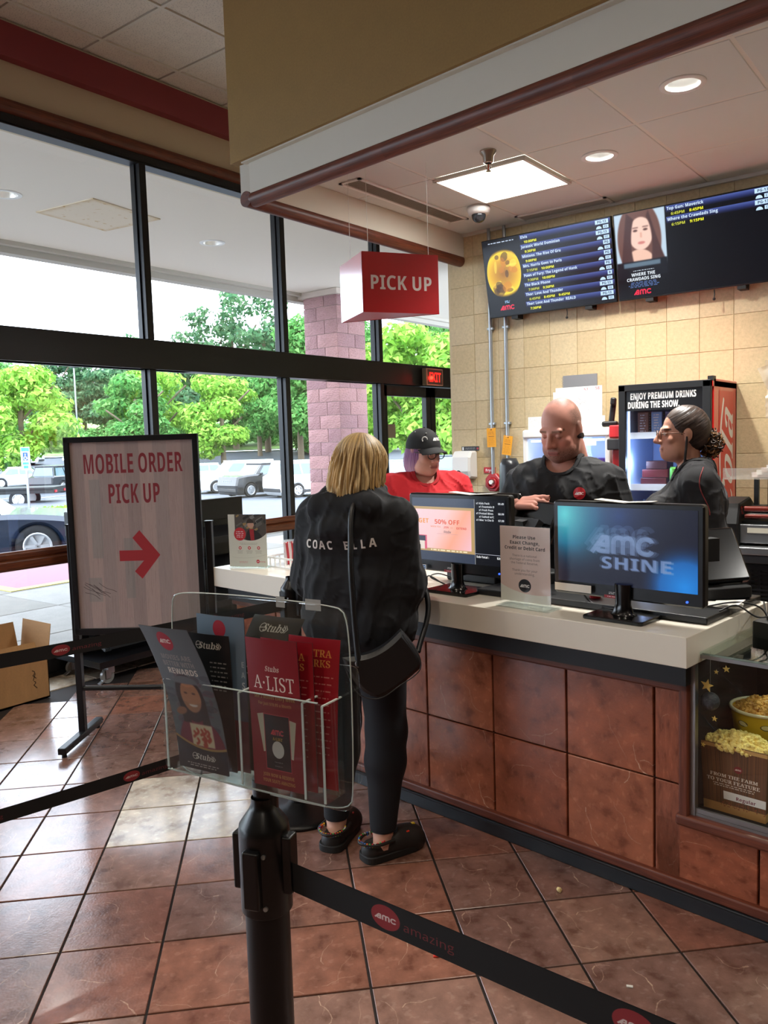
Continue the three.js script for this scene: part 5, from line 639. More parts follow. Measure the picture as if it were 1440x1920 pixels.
// ---- clear brochure holder
const HRY = 7 * PI / 180, HP = [-.998, .96, -.928];
const hp = (s, y, o) => [HP[0] + Math.cos(HRY) * s + Math.sin(HRY) * o, y, HP[2] - Math.sin(HRY) * s + Math.cos(HRY) * o];
{
  const t = thing('brochure_holder', 'clear acrylic two-pocket brochure holder on the front belt post', 'holder', [HP[0], 0, HP[2]], HRY);
  const plate = rrect(.372, .33, .025, 0, 1.16);
  part('back_plate', [Ex(plate, .003, .0008, 8).translate(0, 0, -.002)], acryl, t);
  part('mount_plate', [Ex(rrect(.05, .19, .012, .172, 1.135), .003, .0006).translate(0, 0, -.012), Ex(rrect(.16, .03, .004, 0, 1.005), .003, .0006).translate(0, 0, -.008)], acryl, t);
  part('pocket', [Ex(rrect(.335, .16, .012, .006, 1.108), .003, .0006).translate(0, 0, .055), Bx(-.158, .172, 1.026, 1.03, 0, .058)], acryl, t);
  const edgeM = MP(0xe6efec, .35, { transmission: .3, thickness: 0 });
  for (const x of [-.158, .008, .135, .172]) { const d = part('divider', [Bx(x - .0015, x + .0015, 1.03, 1.182, .003, .055)], acryl, t); part('polished_edge', [Bx(x - .0018, x + .0018, 1.03, 1.183, .0545, .0562), Bx(x - .0018, x + .0018, 1.182, 1.184, .003, .055)], edgeM, d); }
  part('polished_edge', [Tu([[-.161, .999, 0], [.161, .999, 0], [.182, 1.01, 0], [.186, 1.03, 0], [.186, 1.3, 0], [.178, 1.32, 0], [.16, 1.325, 0], [-.16, 1.325, 0], [-.18, 1.318, 0], [-.186, 1.3, 0], [-.186, 1.02, 0], [-.178, 1.004, 0]], .0011, 120, 5, true), Bx(-.158, .172, 1.026, 1.028, .0555, .0575), Bx(-.15, .165, 1.187, 1.1885, .0555, .0585)], edgeM, t);
  part('post_bracket', [Cy(.022, .022, .06, 0, .985, -.01, 20), B(.06, .004, .03, .045, 1.02, -.01)], M(0x0b0b0d, .3), t);
  for (const [x, w] of [[.06, .018], [.125, .03]]) part('tape', [Pl(w, .018, x, 1.326, .003)], MP(0xc9c8c2, .5, { transmission: .45, thickness: 0 }), t);
}
function leaflet(label, s, y, o, w, h, map, bend, yaw = 0, lean = 0, group) {
  const N = 14, P = [], U = [], I = []; for (let j = 0; j <= N; j++) { const f = j / N, zz = lean * f + bend * f * f, xx = -yaw * f * f; for (const k of [0, .5, 1]) { P.push((k - .5) * w + xx, f * h, zz + Math.sin(k * PI) * .004 * f); U.push(k, f); } if (j < N) for (const k of [0, 1]) { const q = j * 3 + k; I.push(q, q + 1, q + 3, q + 1, q + 4, q + 3); } }
  const g = new THREE.BufferGeometry(); g.setAttribute('position', new THREE.Float32BufferAttribute(P, 3)); g.setAttribute('uv', new THREE.Float32BufferAttribute(U, 2)); g.setIndex(I); g.computeVertexNormals(); const bk = g.clone(); bk.setIndex([...I].reverse()); bk.computeVertexNormals(); bk.translate(0, 0, -.0012);
  const t = thing('brochure', label, 'brochure', hp(s, y, o), HRY, group); part('printed_front', [g], print(map, .35), t); part('back_sheet', [bk], M(0x55575a, .5), t);
}
const stubs = (c, x, y, k, col) => { c.strokeStyle = col; c.lineWidth = 4 * k; c.beginPath(); c.arc(x - 66 * k, y, 20 * k, 0, 7); c.moveTo(x - 90 * k, y + 2 * k); c.lineTo(x - 44 * k, y - 2 * k); c.stroke(); txt(c, 'Stubs', x + 4 * k, y, 50 * k, col, { it: true, font: 'serif' }); c.beginPath(); for (const d of [0, 12]) { c.moveTo(x + (62 + d) * k, y - 18 * k); c.lineTo(x + (78 + d) * k, y); c.lineTo(x + (62 + d) * k, y + 18 * k); } c.stroke(); };
const brA = tex(384, 896, (c, w, h) => {
  c.fillStyle = '#5f6870'; c.fillRect(0, 0, w, h); const R = rng(5); for (let i = 0; i < 60; i++) { c.fillStyle = ['#4a4e58', '#6a3c48', '#3a3c44', '#7c7074', '#33252c'][R() * 5 | 0]; c.globalAlpha = .35; c.beginPath(); c.ellipse(R() * w, 300 + R() * 330, 12 + R() * 40, 8 + R() * 20, 0, 0, 7); c.fill(); } c.globalAlpha = 1;
  disc(c, 170, 84, 58, '#a82036'); amc(c, 170, 84, 86, '#e8dcd8'); txt(c, 'MOVIES ARE', 190, 186, 42, '#8e8b8a', { sx: .95 }); txt(c, 'BETTER WITH', 190, 228, 42, '#8e8b8a', { sx: .92 }); txt(c, 'REWARDS', 200, 274, 50, '#d0cbc2', { sx: 1 });
  c.filter = 'blur(3px)'; c.fillStyle = '#7a2438'; c.beginPath(); c.moveTo(20, 760); c.quadraticCurveTo(60, 540, 190, 560); c.quadraticCurveTo(350, 560, 384, 760); c.fill(); c.fillStyle = '#2b1c1c'; c.beginPath(); c.ellipse(190, 440, 105, 150, 0, 0, 7); c.fill(); c.fillRect(90, 430, 60, 170); c.fillRect(240, 430, 56, 170); c.fillStyle = '#b07a58'; c.beginPath(); c.ellipse(196, 430, 76, 100, .1, 0, 7); c.fill(); c.fillStyle = '#5f646a'; c.beginPath(); c.ellipse(190, 350, 95, 52, 0, PI, 0); c.fill(); c.fillStyle = '#3a2420'; for (const x of [165, 226]) { c.beginPath(); c.ellipse(x, 408, 14, 5, 0, 0, 7); c.fill(); } c.fillStyle = '#eee0d4'; c.beginPath(); c.ellipse(200, 478, 34, 14, 0, 0, PI); c.fill(); c.fillStyle = '#9c6a4c'; c.beginPath(); c.ellipse(90, 530, 46, 24, -.3, 0, 7); c.fill();
  c.fillStyle = '#d8c3a0'; c.fillRect(130, 600, 170, 140); c.strokeStyle = '#b0402c'; c.lineWidth = 16; c.beginPath(); for (let k = 0; k < 12; k++) { const x = 150 + R() * 130, y = 620 + R() * 100; c.moveTo(x, y); c.quadraticCurveTo(x + 30, y + 20, x - 10, y + 40); } c.stroke(); c.filter = 'none'; c.fillStyle = '#1f1d20'; c.beginPath(); c.moveTo(0, 700); c.quadraticCurveTo(200, 800, 384, 740); c.lineTo(384, 896); c.lineTo(0, 896); c.fill(); c.strokeStyle = '#a8824c'; c.lineWidth = 14; c.beginPath(); c.moveTo(0, 692); c.quadraticCurveTo(200, 790, 384, 735); c.stroke(); stubs(c, 200, 810, 1, '#d8d0c4'); lines(c, 190, 856, 250, 2, 14, '#a8a09a', 6, 4);
});
const brB = tex(256, 600, (c, w, h) => { c.fillStyle = '#141416'; c.fillRect(0, 0, w, h); stubs(c, 140, 50, .8, '#cfc8bc'); for (let k = 0; k < 7; k++) lines(c, 190, 120 + k * 20, 100, 1, 20, '#8a8782', 6, k + 2); });
const brC = tex(256, 600, (c, w, h) => { c.fillStyle = '#6b7f92'; c.fillRect(0, 0, w, 300); c.fillStyle = '#4c4a60'; c.fillRect(0, 280, w, 130); c.fillStyle = '#6c2434'; c.fillRect(0, 400, w, 200); disc(c, 128, 50, 34, '#b02a3c'); txt(c, 'E', 240, 180, 30, '#a8b4c0'); txt(c, 'A', 240, 220, 30, '#a8b4c0'); txt(c, 'S', 240, 262, 36, '#c8d0d8'); });
const brD = tex(256, 600, (c, w, h) => { c.fillStyle = '#453d33'; c.fillRect(0, 0, w, h); stubs(c, 128, 44, .8, '#d8cfc0'); for (let k = 0; k < 6; k++) lines(c, 128, 100 + k * 24, 180, 1, 20, '#9c948a', 6, k + 4); });
const brE = tex(448, 896, (c, w, h) => {
  c.fillStyle = '#8a1422'; c.fillRect(0, 0, w, h); txt(c, 'Stubs', 224, 175, 44, '#d8c8bc', { it: true, font: 'serif' }); txt(c, 'A', 90, 262, 110, '#e6dcd0', { font: 'serif', bold: false }); txt(c, '★', 146, 262, 30, '#e6dcd0'); disc(c, 146, 262, 8, '#e6dcd0'); txt(c, 'LIST', 285, 264, 118, '#e6dcd0', { font: 'serif', bold: false, sx: .95 }); txt(c, 'See 3 Movies Every Week', 224, 348, 31, '#c89858', { sx: .95 }); txt(c, 'For Just $19.95 a Month', 224, 388, 27, '#c08a58', { sx: .95 });
  c.fillStyle = '#c8bea6'; c.save(); c.translate(120, 560); c.rotate(-.18); c.fillRect(-40, -110, 60, 230); c.restore(); c.save(); c.translate(340, 580); c.rotate(.16); c.fillRect(-20, -110, 62, 230); c.restore(); c.fillStyle = '#b8404c'; c.fillRect(118, 448, 226, 340); c.fillStyle = '#17171d'; c.fillRect(124, 454, 214, 328); amc(c, 232, 556, 110, '#d03a44'); txt(c, 'A·LIST', 232, 596, 26, '#d0a850', { font: 'serif' }); disc(c, 232, 660, 52, '#cfc8c0'); lines(c, 232, 735, 80, 2, 24, '#888', 4, 3); txt(c, 'JOIN NOW & RESERVE', 224, 822, 28, '#c08c50', { sx: .95 }); txt(c, 'YOUR SEATS AMAZING', 224, 858, 28, '#c08c50', { sx: .95 });
});
const brF = tex(256, 600, (c, w, h) => { c.fillStyle = '#a01826'; c.fillRect(0, 0, w, h); txt(c, 'EXTRA', 150, 60, 40, '#d89048', { font: 'serif' }); txt(c, 'PERKS', 150, 100, 40, '#d89048', { font: 'serif' }); for (let k = 0; k < 12; k++) lines(c, 160, 150 + k * 28, 150, 1, 20, '#cc7c74', 5, k + 4); });
leaflet('black brochure with the white script logo, second of the left pocket', -.075, 1.033, .03, .1, .235, brB, .006, .0, 0);
leaflet('blue-grey brochure standing behind the black one in the left pocket', -.055, 1.033, .022, .105, .265, brC, .0, .0, 0);
leaflet('dark brown brochure rearmost in the left pocket', -.02, 1.034, .012, .105, .262, brD, -.03, -.06, 0);
leaflet('grey brochure with a smiling woman eating pizza in the left pocket', -.085, 1.032, .046, .112, .25, brA, .03, .05, .0);
leaflet('front dark red brochure titled A-LIST', .078, 1.033, .048, .102, .245, brE, .008, .0, 0);
leaflet('middle red brochure tucked behind the A-LIST one', .092, 1.033, .034, .102, .24, brF, .0, .0, 0);
leaflet('rear bright red brochure with gold lettering', .12, 1.034, .016, .1, .242, brF, -.006, -.01, 0);
// ---- hanging three-sided sign
{
  const A = [-2.806, -3.51], Bp = [-2.572, -3.895], Cp = [-3.147, -3.73], y0 = 2.283, y1 = 2.605, t = thing('hanging_sign', 'three-sided red hanging sign reading PICK UP', 'sign', [-2.84, 2.283, -3.71]);
  const L = ([x, z]) => [x + 2.84, z + 3.71], v = [A, Bp, Cp].map(L), H = y1 - y0;
  part('box', [Ex(Sh(v.map(([x, z]) => [x, -z])), H - .004).rotateX(-PI / 2).translate(0, .002, 0)], M(0xb8141f, .35), t);
  const f = tex(768, 512, (c) => { c.fillStyle = '#c01822'; c.fillRect(0, 0, 768, 512); txt(c, 'PICK UP', 384, 256, 166, '#f2ecea', { sx: 1.0 }); });
  const face = (p, q) => { const [x0, z0] = p, [x1, z1] = q, W = Math.hypot(x1 - x0, z1 - z0), a = Math.atan2(-(z1 - z0), x1 - x0), n = [Math.sin(a), Math.cos(a)]; part('sign_face', tr(new THREE.PlaneGeometry(W, H), (x0 + x1) / 2 + n[0] * .002, H / 2, (z0 + z1) / 2 + n[1] * .002, 0, a), MP(0xffffff, .3, { map: f, clearcoat: 1, clearcoatRoughness: .12 }), t); };
  face(v[0], v[1]); face(v[2], v[0]); face(v[1], v[2]);
  for (const [i, e] of [[0, [.02, -.03]], [1, [-.05, .02]], [2, [.08, .0]]]) part('hanging_wire', [Tu([[v[i][0] + e[0], H, v[i][1] + e[1]], [v[i][0] + e[0], H + .25, v[i][1] + e[1]], [v[i][0] + e[0], 3.112 - y0, v[i][1] + e[1]]], .0014, 4, 5)], M(0xe4e2da, .5), t);
}
// ---- crumbs on the floor
{ const P = [[1100, -.83, -2.43], [0, -1.15, -2.16], [0, -.62, -2.22], [0, -1.62, -2.2]]; const R = rng(3);
  solo('popcorn_crumb', 'single popcorn kernel on the floor by the counter base', 'crumb', kern[0].clone().scale(.9, .9, .9), M(0xe8d59a, .8), [-1.21, .008, -2.5]);
  solo('candy_wrapper', 'tiny red candy wrapper on the floor tiles', 'wrapper', tr(B(.022, .006, .012, 0, .003, 0, .002), 0, 0, 0, 0, .6, .2), M(0xd0301e, .5), [-1.36, .001, -1.96]);
  solo('paper_scrap', 'tiny white paper scrap by the counter base', 'scrap', tr(B(.018, .003, .008, 0, .0015, 0), 0, 0, 0, 0, .4), paper, [-.83, .001, -2.16]); }
// ================= PEOPLE =================
const smin = (a, b, k) => { const h = clamp(.5 + .5 * (b - a) / k); return lerp(b, a, h) - k * h * (1 - h); };
const cap = (a, b, r0, r1) => { const dx = b[0] - a[0], dy = b[1] - a[1], dz = b[2] - a[2], L = dx * dx + dy * dy + dz * dz || 1e-9; return (x, y, z) => { const px = x - a[0], py = y - a[1], pz = z - a[2], t = clamp((px * dx + py * dy + pz * dz) / L); return Math.hypot(px - dx * t, py - dy * t, pz - dz * t) - (r0 + (r1 - r0) * t); }; };
const ell = (c, r) => (x, y, z) => { const a = (x - c[0]) / r[0], b = (y - c[1]) / r[1], d = (z - c[2]) / r[2], k0 = Math.hypot(a, b, d), k1 = Math.hypot(a / r[0], b / r[1], d / r[2]); return k1 < 1e-9 ? -Math.min(...r) : k0 * (k0 - 1) / k1; };
const uni = (list, k) => (x, y, z) => { let d = 1e3; for (const f of list) { const e = f(x, y, z); d = d > 900 ? e : smin(d, e, k); } return d; };
function sdfGeo(f, lo, hi, cell, col) {       // surface nets
  const n = [0, 1, 2].map((i) => Math.ceil((hi[i] - lo[i]) / cell) + 1), [nx, ny, nz] = n, V = new Float32Array(nx * ny * nz), at = (i, j, k) => (k * ny + j) * nx + i;
  for (let k = 0; k < nz; k++) for (let j = 0; j < ny; j++) for (let i = 0; i < nx; i++) V[at(i, j, k)] = f(lo[0] + i * cell, lo[1] + j * cell, lo[2] + k * cell);
  const id = new Int32Array(nx * ny * nz).fill(-1), P = [], I = [];
  for (let k = 0; k < nz - 1; k++) for (let j = 0; j < ny - 1; j++) for (let i = 0; i < nx - 1; i++) {
    let sx = 0, sy = 0, sz = 0, c = 0; const v = []; for (let q = 0; q < 8; q++) v.push(V[at(i + (q & 1), j + (q >> 1 & 1), k + (q >> 2))]); let neg = 0; for (const q of v) if (q < 0) neg++; if (!neg || neg === 8) continue;
    for (const [a, b] of EDGES) if ((v[a] < 0) !== (v[b] < 0)) { const t = v[a] / (v[a] - v[b]); sx += lerp(a & 1, b & 1, t); sy += lerp(a >> 1 & 1, b >> 1 & 1, t); sz += lerp(a >> 2, b >> 2, t); c++; }
    id[at(i, j, k)] = P.length / 3; P.push(lo[0] + (i + sx / c) * cell, lo[1] + (j + sy / c) * cell, lo[2] + (k + sz / c) * cell);
  }
  const quad = (a, b, c, d, flip) => { if (a < 0 || b < 0 || c < 0 || d < 0) return; flip ? I.push(a, c, b, a, d, c) : I.push(a, b, c, a, c, d); };
  for (let k = 1; k < nz - 1; k++) for (let j = 1; j < ny - 1; j++) for (let i = 1; i < nx - 1; i++) { const s = V[at(i, j, k)] < 0; if (s !== V[at(i + 1, j, k)] < 0) quad(id[at(i, j - 1, k - 1)], id[at(i, j, k - 1)], id[at(i, j, k)], id[at(i, j - 1, k)], !s); if (s !== V[at(i, j + 1, k)] < 0) quad(id[at(i - 1, j, k - 1)], id[at(i - 1, j, k)], id[at(i, j, k)], id[at(i, j, k - 1)], !s); if (s !== V[at(i, j, k + 1)] < 0) quad(id[at(i - 1, j - 1, k)], id[at(i, j - 1, k)], id[at(i, j, k)], id[at(i - 1, j, k)], !s); }
  const N = new Float32Array(P.length), e = cell * .5, Cc = col && new Float32Array(P.length);
  for (let i = 0; i < P.length; i += 3) { const [x, y, z] = [P[i], P[i + 1], P[i + 2]], g = [f(x + e, y, z) - f(x - e, y, z), f(x, y + e, z) - f(x, y - e, z), f(x, y, z + e) - f(x, y, z - e)], L = Math.hypot(...g) || 1; N[i] = g[0] / L; N[i + 1] = g[1] / L; N[i + 2] = g[2] / L; if (col) { const c = col(x, y, z); Cc[i] = c[0]; Cc[i + 1] = c[1]; Cc[i + 2] = c[2]; } }
  const G = new THREE.BufferGeometry(); G.setAttribute('position', new THREE.Float32BufferAttribute(P, 3)); G.setAttribute('normal', new THREE.BufferAttribute(N, 3)); if (col) G.setAttribute('color', new THREE.BufferAttribute(Cc, 3)); G.setIndex(I); return G;
}
const EDGES = [[0, 1], [2, 3], [4, 5], [6, 7], [0, 2], [1, 3], [4, 6], [5, 7], [0, 4], [1, 5], [2, 6], [3, 7]];
const tint = (g, c) => { const n = g.attributes.position.count, a = new Float32Array(n * 3); for (let i = 0; i < n; i++) a.set(c, i * 3); g.setAttribute('color', new THREE.BufferAttribute(a, 3)); return g; };
const mixc = (a, b, t) => a.map((v, i) => lerp(v, b[i], t));
const skinM = MP(0xffffff, .48, { vertexColors: true, specularIntensity: .5, sheen: .15, sheenColor: new THREE.Color(1, .6, .5) }), hairM = MP(0xffffff, .45, { vertexColors: true });
// head field: origin between the ears, face to +z, chin at y -0.115, crown at y 0.128
function headSdf(o = {}) {
  const j = o.jaw || 1, base = uni([ell([0, .032, -.012], [.077, .097, .097]), ell([0, -.04, .028], [.06 * j, .077, .066]), ell([0, -.075, .035], [.05 * j, .045, .05]), cap([0, -.098, .068], [0, -.1, .06], .021, .022), cap([-.036 * j, -.08, .03], [.036 * j, -.08, .03], .034, .034)], .03);
  const more = [cap([0, .012, .096], [0, -.031, .119], .008, .0118), cap([-.013, -.035, .103], [.013, -.035, .103], .0088, .0088), cap([-.04, .024, .082], [.04, .024, .082], .011, .011), ell([.042, -.026, .06], [.02, .018, .018]), ell([-.042, -.026, .06], [.02, .018, .018])];
  const lipsU = cap([-.021, -.066, .091], [.021, -.066, .091], .0064, .0064), lipsD = cap([-.017, -.077, .09], [.017, -.077, .09], .0074, .0074), soc = [ell([.033, .003, .101], [.02, .012, .016]), ell([-.033, .003, .101], [.02, .012, .016])], eyes = [ell([.032, .003, .078], [.0145, .0125, .0145]), ell([-.032, .003, .078], [.0145, .0125, .0145])];
  const ears = [1, -1].map((s) => uni([ell([s * .079, .0, -.012], [.009, .032, .019]), ell([s * .077, -.026, -.006], [.008, .014, .011])], .006));
  const neck = cap([0, -.04, -.028], [0, -.2, -.045], (o.neck || .054), (o.neck || .054) * 1.12), extra = o.extra || [];
  return (x, y, z) => { let d = base(x, y, z); for (const f of more) d = smin(d, f(x, y, z), .014); for (const s of soc) { const q = -s(x, y, z); const h = clamp(.5 - .5 * (q - d) / -.012); d = Math.max(d, q) * 1; } d = smin(d, lipsU(x, y, z), .005); d = smin(d, lipsD(x, y, z), .005); for (const e of ears) d = smin(d, e(x, y, z), .006); for (const e of eyes) d = Math.min(d, e(x, y, z)); d = smin(d, neck(x, y, z), .03); for (const e of extra) d = smin(d, e(x, y, z), .02); return d; };
}
function headCol(o) {
  const sk = lin(o.skin), lip = lin(o.lip), br = lin(o.brow), red = lin(o.flush || o.skin), beard = o.beard && lin(o.beard), hair = o.hair && lin(o.hair);
  return (x, y, z) => {
    let c = mixc(sk, red, .5 * Math.exp(-((Math.abs(x) - .04) ** 2 + (y + .03) ** 2) / .0009) * (z > .03 ? 1 : 0) + .4 * Math.exp(-(x * x + (y + .03) ** 2) / .0003) * (z > .1 ? 1 : 0));
    c = mixc(c, c.map((v) => v * .9), clamp(fbm(x * 60, y * 60, z * 60, 2)));
    if (hair) { const t = sstep(-.02, .01, y - .02 - .9 * Math.max(0, z - .02) - (o.recede || 0) * sstep(.055, .1, y) * sstep(-.09, -.02, z)) * sstep(.045, .0, z + Math.max(0, .03 - y) * .7); c = mixc(c, hair, t * (.68 + .3 * N3(x * 260, y * 260, z * 260))); }
    if (beard) { const t = sstep(-.038, -.07, y) * sstep(-.01, .03, z) + sstep(.012, .0, Math.abs(y + .05)) * sstep(.035, .02, Math.abs(x)) * (z > .08 ? .8 : 0); c = mixc(c, beard, clamp(t) * (.62 + .35 * N3(x * 300, y * 300, z * 300))); }
    if (z > .07 && Math.abs(x) < .027) { const t = sstep(.011, .006, Math.abs(y + .071)) * sstep(.027, .02, Math.abs(x)); c = mixc(c, lip, t * .85); if (Math.abs(y + .0715) < .0016) c = mixc(c, [.12, .04, .04], .7); }
    for (const s of [1, -1]) { const ex = x - s * .034, ey = y - .024 - .05 * (.014 - Math.abs(ex)) * .5; if (z > .06 && Math.abs(ex) < .022) c = mixc(c, br, sstep(.0065, .003, Math.abs(ey)) * .85); const dx = x - s * .032, dy = y - .003; if (z > .083 && z < .0945 && Math.abs(dx) < .014) { if (o.closed ? false : Math.abs(dy) < .0055) { const iris = Math.hypot(dx - (o.gaze || 0), dy); c = iris < .0058 ? (iris < .0028 ? [.01, .01, .01] : lin(o.iris || '#4a3a2c')) : mixc([.75, .72, .7], sk, .15); } else if (o.closed ? Math.abs(dy + .006) < .0018 : Math.abs(dy) < .0085) c = mixc(c, br, .5); } }
    return c;
  };
}
const T4 = (p, r) => new THREE.Matrix4().compose(V3(...p), new THREE.Quaternion().setFromEuler(new THREE.Euler(...r, 'YXZ')), V3(1, 1, 1));
function handPrims(w, dir, nrm, side, curl, k = 1) {   // w wrist; dir along the fingers; nrm out of the back of the hand; side +1 left hand, -1 right hand
  const D = V3(...dir).normalize(), Nn = V3(...nrm).addScaledVector(D, -V3(...nrm).dot(D)).normalize(), S = D.clone().cross(Nn).multiplyScalar(side), at = (a, b, c) => V3(...w).addScaledVector(D, a * k).addScaledVector(S, b * k).addScaledVector(Nn, c * k).toArray(), out = [];
  for (const q of [-.026, -.009, .009, .024]) out.push(cap(at(.015, q * .7, 0), at(.085, q, 0), .0155 * k, .0125 * k));
  [[-.028, .055, .0078], [-.0095, .07, .0087], [.0095, .074, .009], [.0285, .066, .0088]].forEach(([q, L, r], i) => { let a = 0, x = .086, c = 0; let p = at(x, q, c); const cu = curl[Math.min(i, curl.length - 1)]; for (const [f, m] of [[.45, .55], [.31, 1.1], [.24, .9]]) { a += cu * m; x += L * f * Math.cos(a); c -= L * f * Math.sin(a); const p2 = at(x, q * 1.08, c); out.push(cap(p, p2, r * k, r * .88 * k)); p = p2; } });
  const t0 = at(.022, .022, -.006), t1 = at(.05, .05, -.018), t2 = at(.078, .06, -.026), t3 = at(.098, .058, -.036); out.push(cap(t0, t1, .016 * k, .0125 * k), cap(t1, t2, .0115 * k, .0105 * k), cap(t2, t3, .0105 * k, .0085 * k)); return uni(out, .006 * k);
}
function person(o) {
  const g = thing('person', o.label, 'person', o.p, o.ry), s = o.s || 1, S = (p) => p.map((v) => v * s), sw = o.sw || .17, hc = o.headAt, hs = o.headScale || 1;
  const A = o.arms.map((a) => a.map((p) => p)), legs = o.legs || [[[.09, .92, 0], [.1, .5, .02], [.1, .09, -.02]], [[-.09, .92, 0], [-.1, .5, .02], [-.1, .09, -.02]]];
  const chest = o.chest || .118, belly = o.belly || .12, y = (v) => v * s;
  const lean = o.lean || 0, lz = (h) => lean * Math.max(0, h - .95);
  const torso = [...[1, -1].map((q) => cap([0, y(1.405), lz(1.4)], [q * sw * .9, y(1.355), lz(1.36)], .062, .058)), cap([-sw * .42, y(1.27), lz(1.27)], [sw * .42, y(1.27), lz(1.27)], chest, chest), cap([-sw * .38, y(1.1), lz(1.1) + (o.tummy || 0)], [sw * .38, y(1.1), lz(1.1) + (o.tummy || 0)], belly, belly), cap([-sw * .45, y(.95), 0], [sw * .45, y(.95), 0], o.hip || .12, o.hip || .12)];
  if (o.bust) for (const q of [1, -1]) torso.push(ell([q * .07, y(1.235), chest + lz(1.2) - .02 + o.bust * .2], [.06, .06, .055 + o.bust * .3]));
  const armC = A.map(([a, b, c]) => [cap(a, b, .052 * (o.armK || 1), .043 * (o.armK || 1)), cap(b, c, .041 * (o.armK || 1), .028)]), lk = o.legK || 1, legC = legs.map(([a, b, c]) => [cap(a, b, .085 * lk, .058 * lk), cap(b, lerp3(b, c, .3), .058 * lk, .058 * lk), cap(lerp3(b, c, .3), c, .057 * lk, .036 * lk)]);
  const nk = cap([hc[0] * .6, y(1.4), lz(1.4)], [hc[0], hc[1] - .05 * hs, hc[2] - .03 * hs], .06, .054 * hs);
  const body = uni([...torso, ...armC.flat(), ...legC.flat(), nk, ...legs.map(([, , c]) => cap([c[0], .045, c[2] - .02], [c[0] * 1.05, .035, c[2] + .13], .035, .03))], .03);
  const W = Math.max(sw + .2, ...A.flat().map((p) => Math.abs(p[0]) + .12)), Z0 = Math.min(-.3, ...A.flat().map((p) => p[2] - .12), ...legs.flat().map((p) => p[2] - .15)), Z1 = Math.max(.32, ...A.flat().map((p) => p[2] + .12));
  const sk = lin(o.face.skin), hm = T4(hc, o.headRot || [0, 0, 0]);
  const hg = sdfGeo(headSdf(o.head), [-.1, -.22, -.14], [.1, .145, .14], .0036, headCol(o.face)).scale(hs, hs, hs).applyMatrix4(hm);
  const parts = [tint(sdfGeo(body, [-W, 0, Z0], [W, y(1.46), Z1], .014), sk), hg];
  for (const h of o.hands || []) { const f = handPrims(...h), w = h[0], e = .15; parts.push(tint(sdfGeo(f, [w[0] - e, w[1] - e, w[2] - e], [w[0] + e, w[1] + e, w[2] + e], .0042), mixc(sk, lin('#d88a78'), .15))); }
  part('body', parts, skinM, g);
  // clothing
  const th = o.cloth || .014, fold = (x, yy, z) => { const a = Math.max(0, 1 - 3 * Math.abs(fbm(x * 10 + yy * 3, yy * 2.2, z * 10 + 1, 2))), b = Math.max(0, 1 - 4 * Math.abs(N3(x * 4 + yy * 14, yy * 6 - x * 9, z * 5))); return -(o.fold || .004) * (1.8 * a * a + .8 * b * b - .4); };
  const sl = A.map(([a, b, c]) => o.sleeve >= 1 ? [cap(a, b, .052 * (o.armK || 1) + th + .004, .047 * (o.armK || 1) + th + .004), cap(b, lerp3(b, c, o.sleeve - 1), .047 * (o.armK || 1) + th + .004, .035 + th + .004)] : [cap(a, lerp3(a, b, o.sleeve), .054 * (o.armK || 1) + th, .052 * (o.armK || 1) + th + .008)]);
  const top = uni([...torso.map((f) => (x, q, z) => f(x, q, z) - th), ...sl.flat(), ...(o.topExtra || [])], .04), hem = y(o.hem || .86);
  const nR = o.neckR || .074, neckCut = uni([cap([hc[0] * .6, y(1.425), lz(1.42) - .005], [hc[0], hc[1] - .02, hc[2] - .02], nR, nR), ell([0, y(1.435), lz(1.4) + .06], [nR * .9, .07, .075])], .03);
  const shirt = (x, q, z) => Math.max(top(x, q, z) + fold(x, q, z), hem - q, -neckCut(x, q, z), o.hood ? -1 : q - y(1.455));
  part(o.topName, sdfGeo(shirt, [-W - .02, hem - .03, Z0 - .03], [W + .02, y(1.56), Z1 + .03], .0105), o.topM, g);
  part('collar', sdfGeo((x, q, z) => Math.max(Math.abs(neckCut(x, q, z) - .004) - .009, Math.abs(top(x, q, z)) - .006, y(1.28) - q), [-.16, y(1.28), -.16], [.16, y(1.52), .24], .005), o.collarM || o.topM, g);
  const lg = uni([...legC.flat().map((f) => (x, q, z) => f(x, q, z) - .008), (x, q, z) => torso[4](x, q, z) - .008], .035);
  part(o.legName || 'trousers', sdfGeo((x, q, z) => Math.max(lg(x, q, z), .1 - q, q - y(1.0)), [-.26, .06, -.26], [.26, y(1.02), .3], .0115), o.legM, g);
  g.userData.fields = null; return { g, shirt, hm, hs, body };
}
const lerp3 = (a, b, t) => a.map((v, i) => lerp(v, b[i], t));
// lay a small printed sheet on a garment: rays run along -d from the outside
function drape(f, cx, cy, w, h, from, sgn, nx = 24, ny = 12, gap = .0025, skew = 0) {
  const g = new THREE.PlaneGeometry(w, h, nx, ny), p = g.attributes.position; for (let i = 0; i < p.count; i++) { const x = cx + p.getX(i) * -sgn * -1, y = cy + p.getY(i); let z = from, d; for (let k = 0; k < 60; k++) { d = f(x, y, z); if (d < .0015) break; z -= sgn * Math.max(d * .7, .001); } p.setXYZ(i, x, y, z + sgn * gap); }
  g.computeVertexNormals(); return g;
}
const sheetM = (t, r = .7) => new THREE.MeshStandardMaterial({ map: t, transparent: true, roughness: r });
const fab = (c, o = {}) => MP(c, .85, { sheen: .25, sheenColor: new THREE.Color(.4, .4, .45), sheenRoughness: .6, ...o });
const toL = (P, p, ry) => { const x = P[0] - p[0], z = P[2] - p[2], c = Math.cos(ry), s = Math.sin(ry); return [x * c - z * s, P[1], x * s + z * c]; };
const inHead = (geos, P) => mg(geos).scale(P.hs, P.hs, P.hs).applyMatrix4(P.hm);
const blackTee = fab(0x17171a), nearBlack = fab(0x0c0d12);
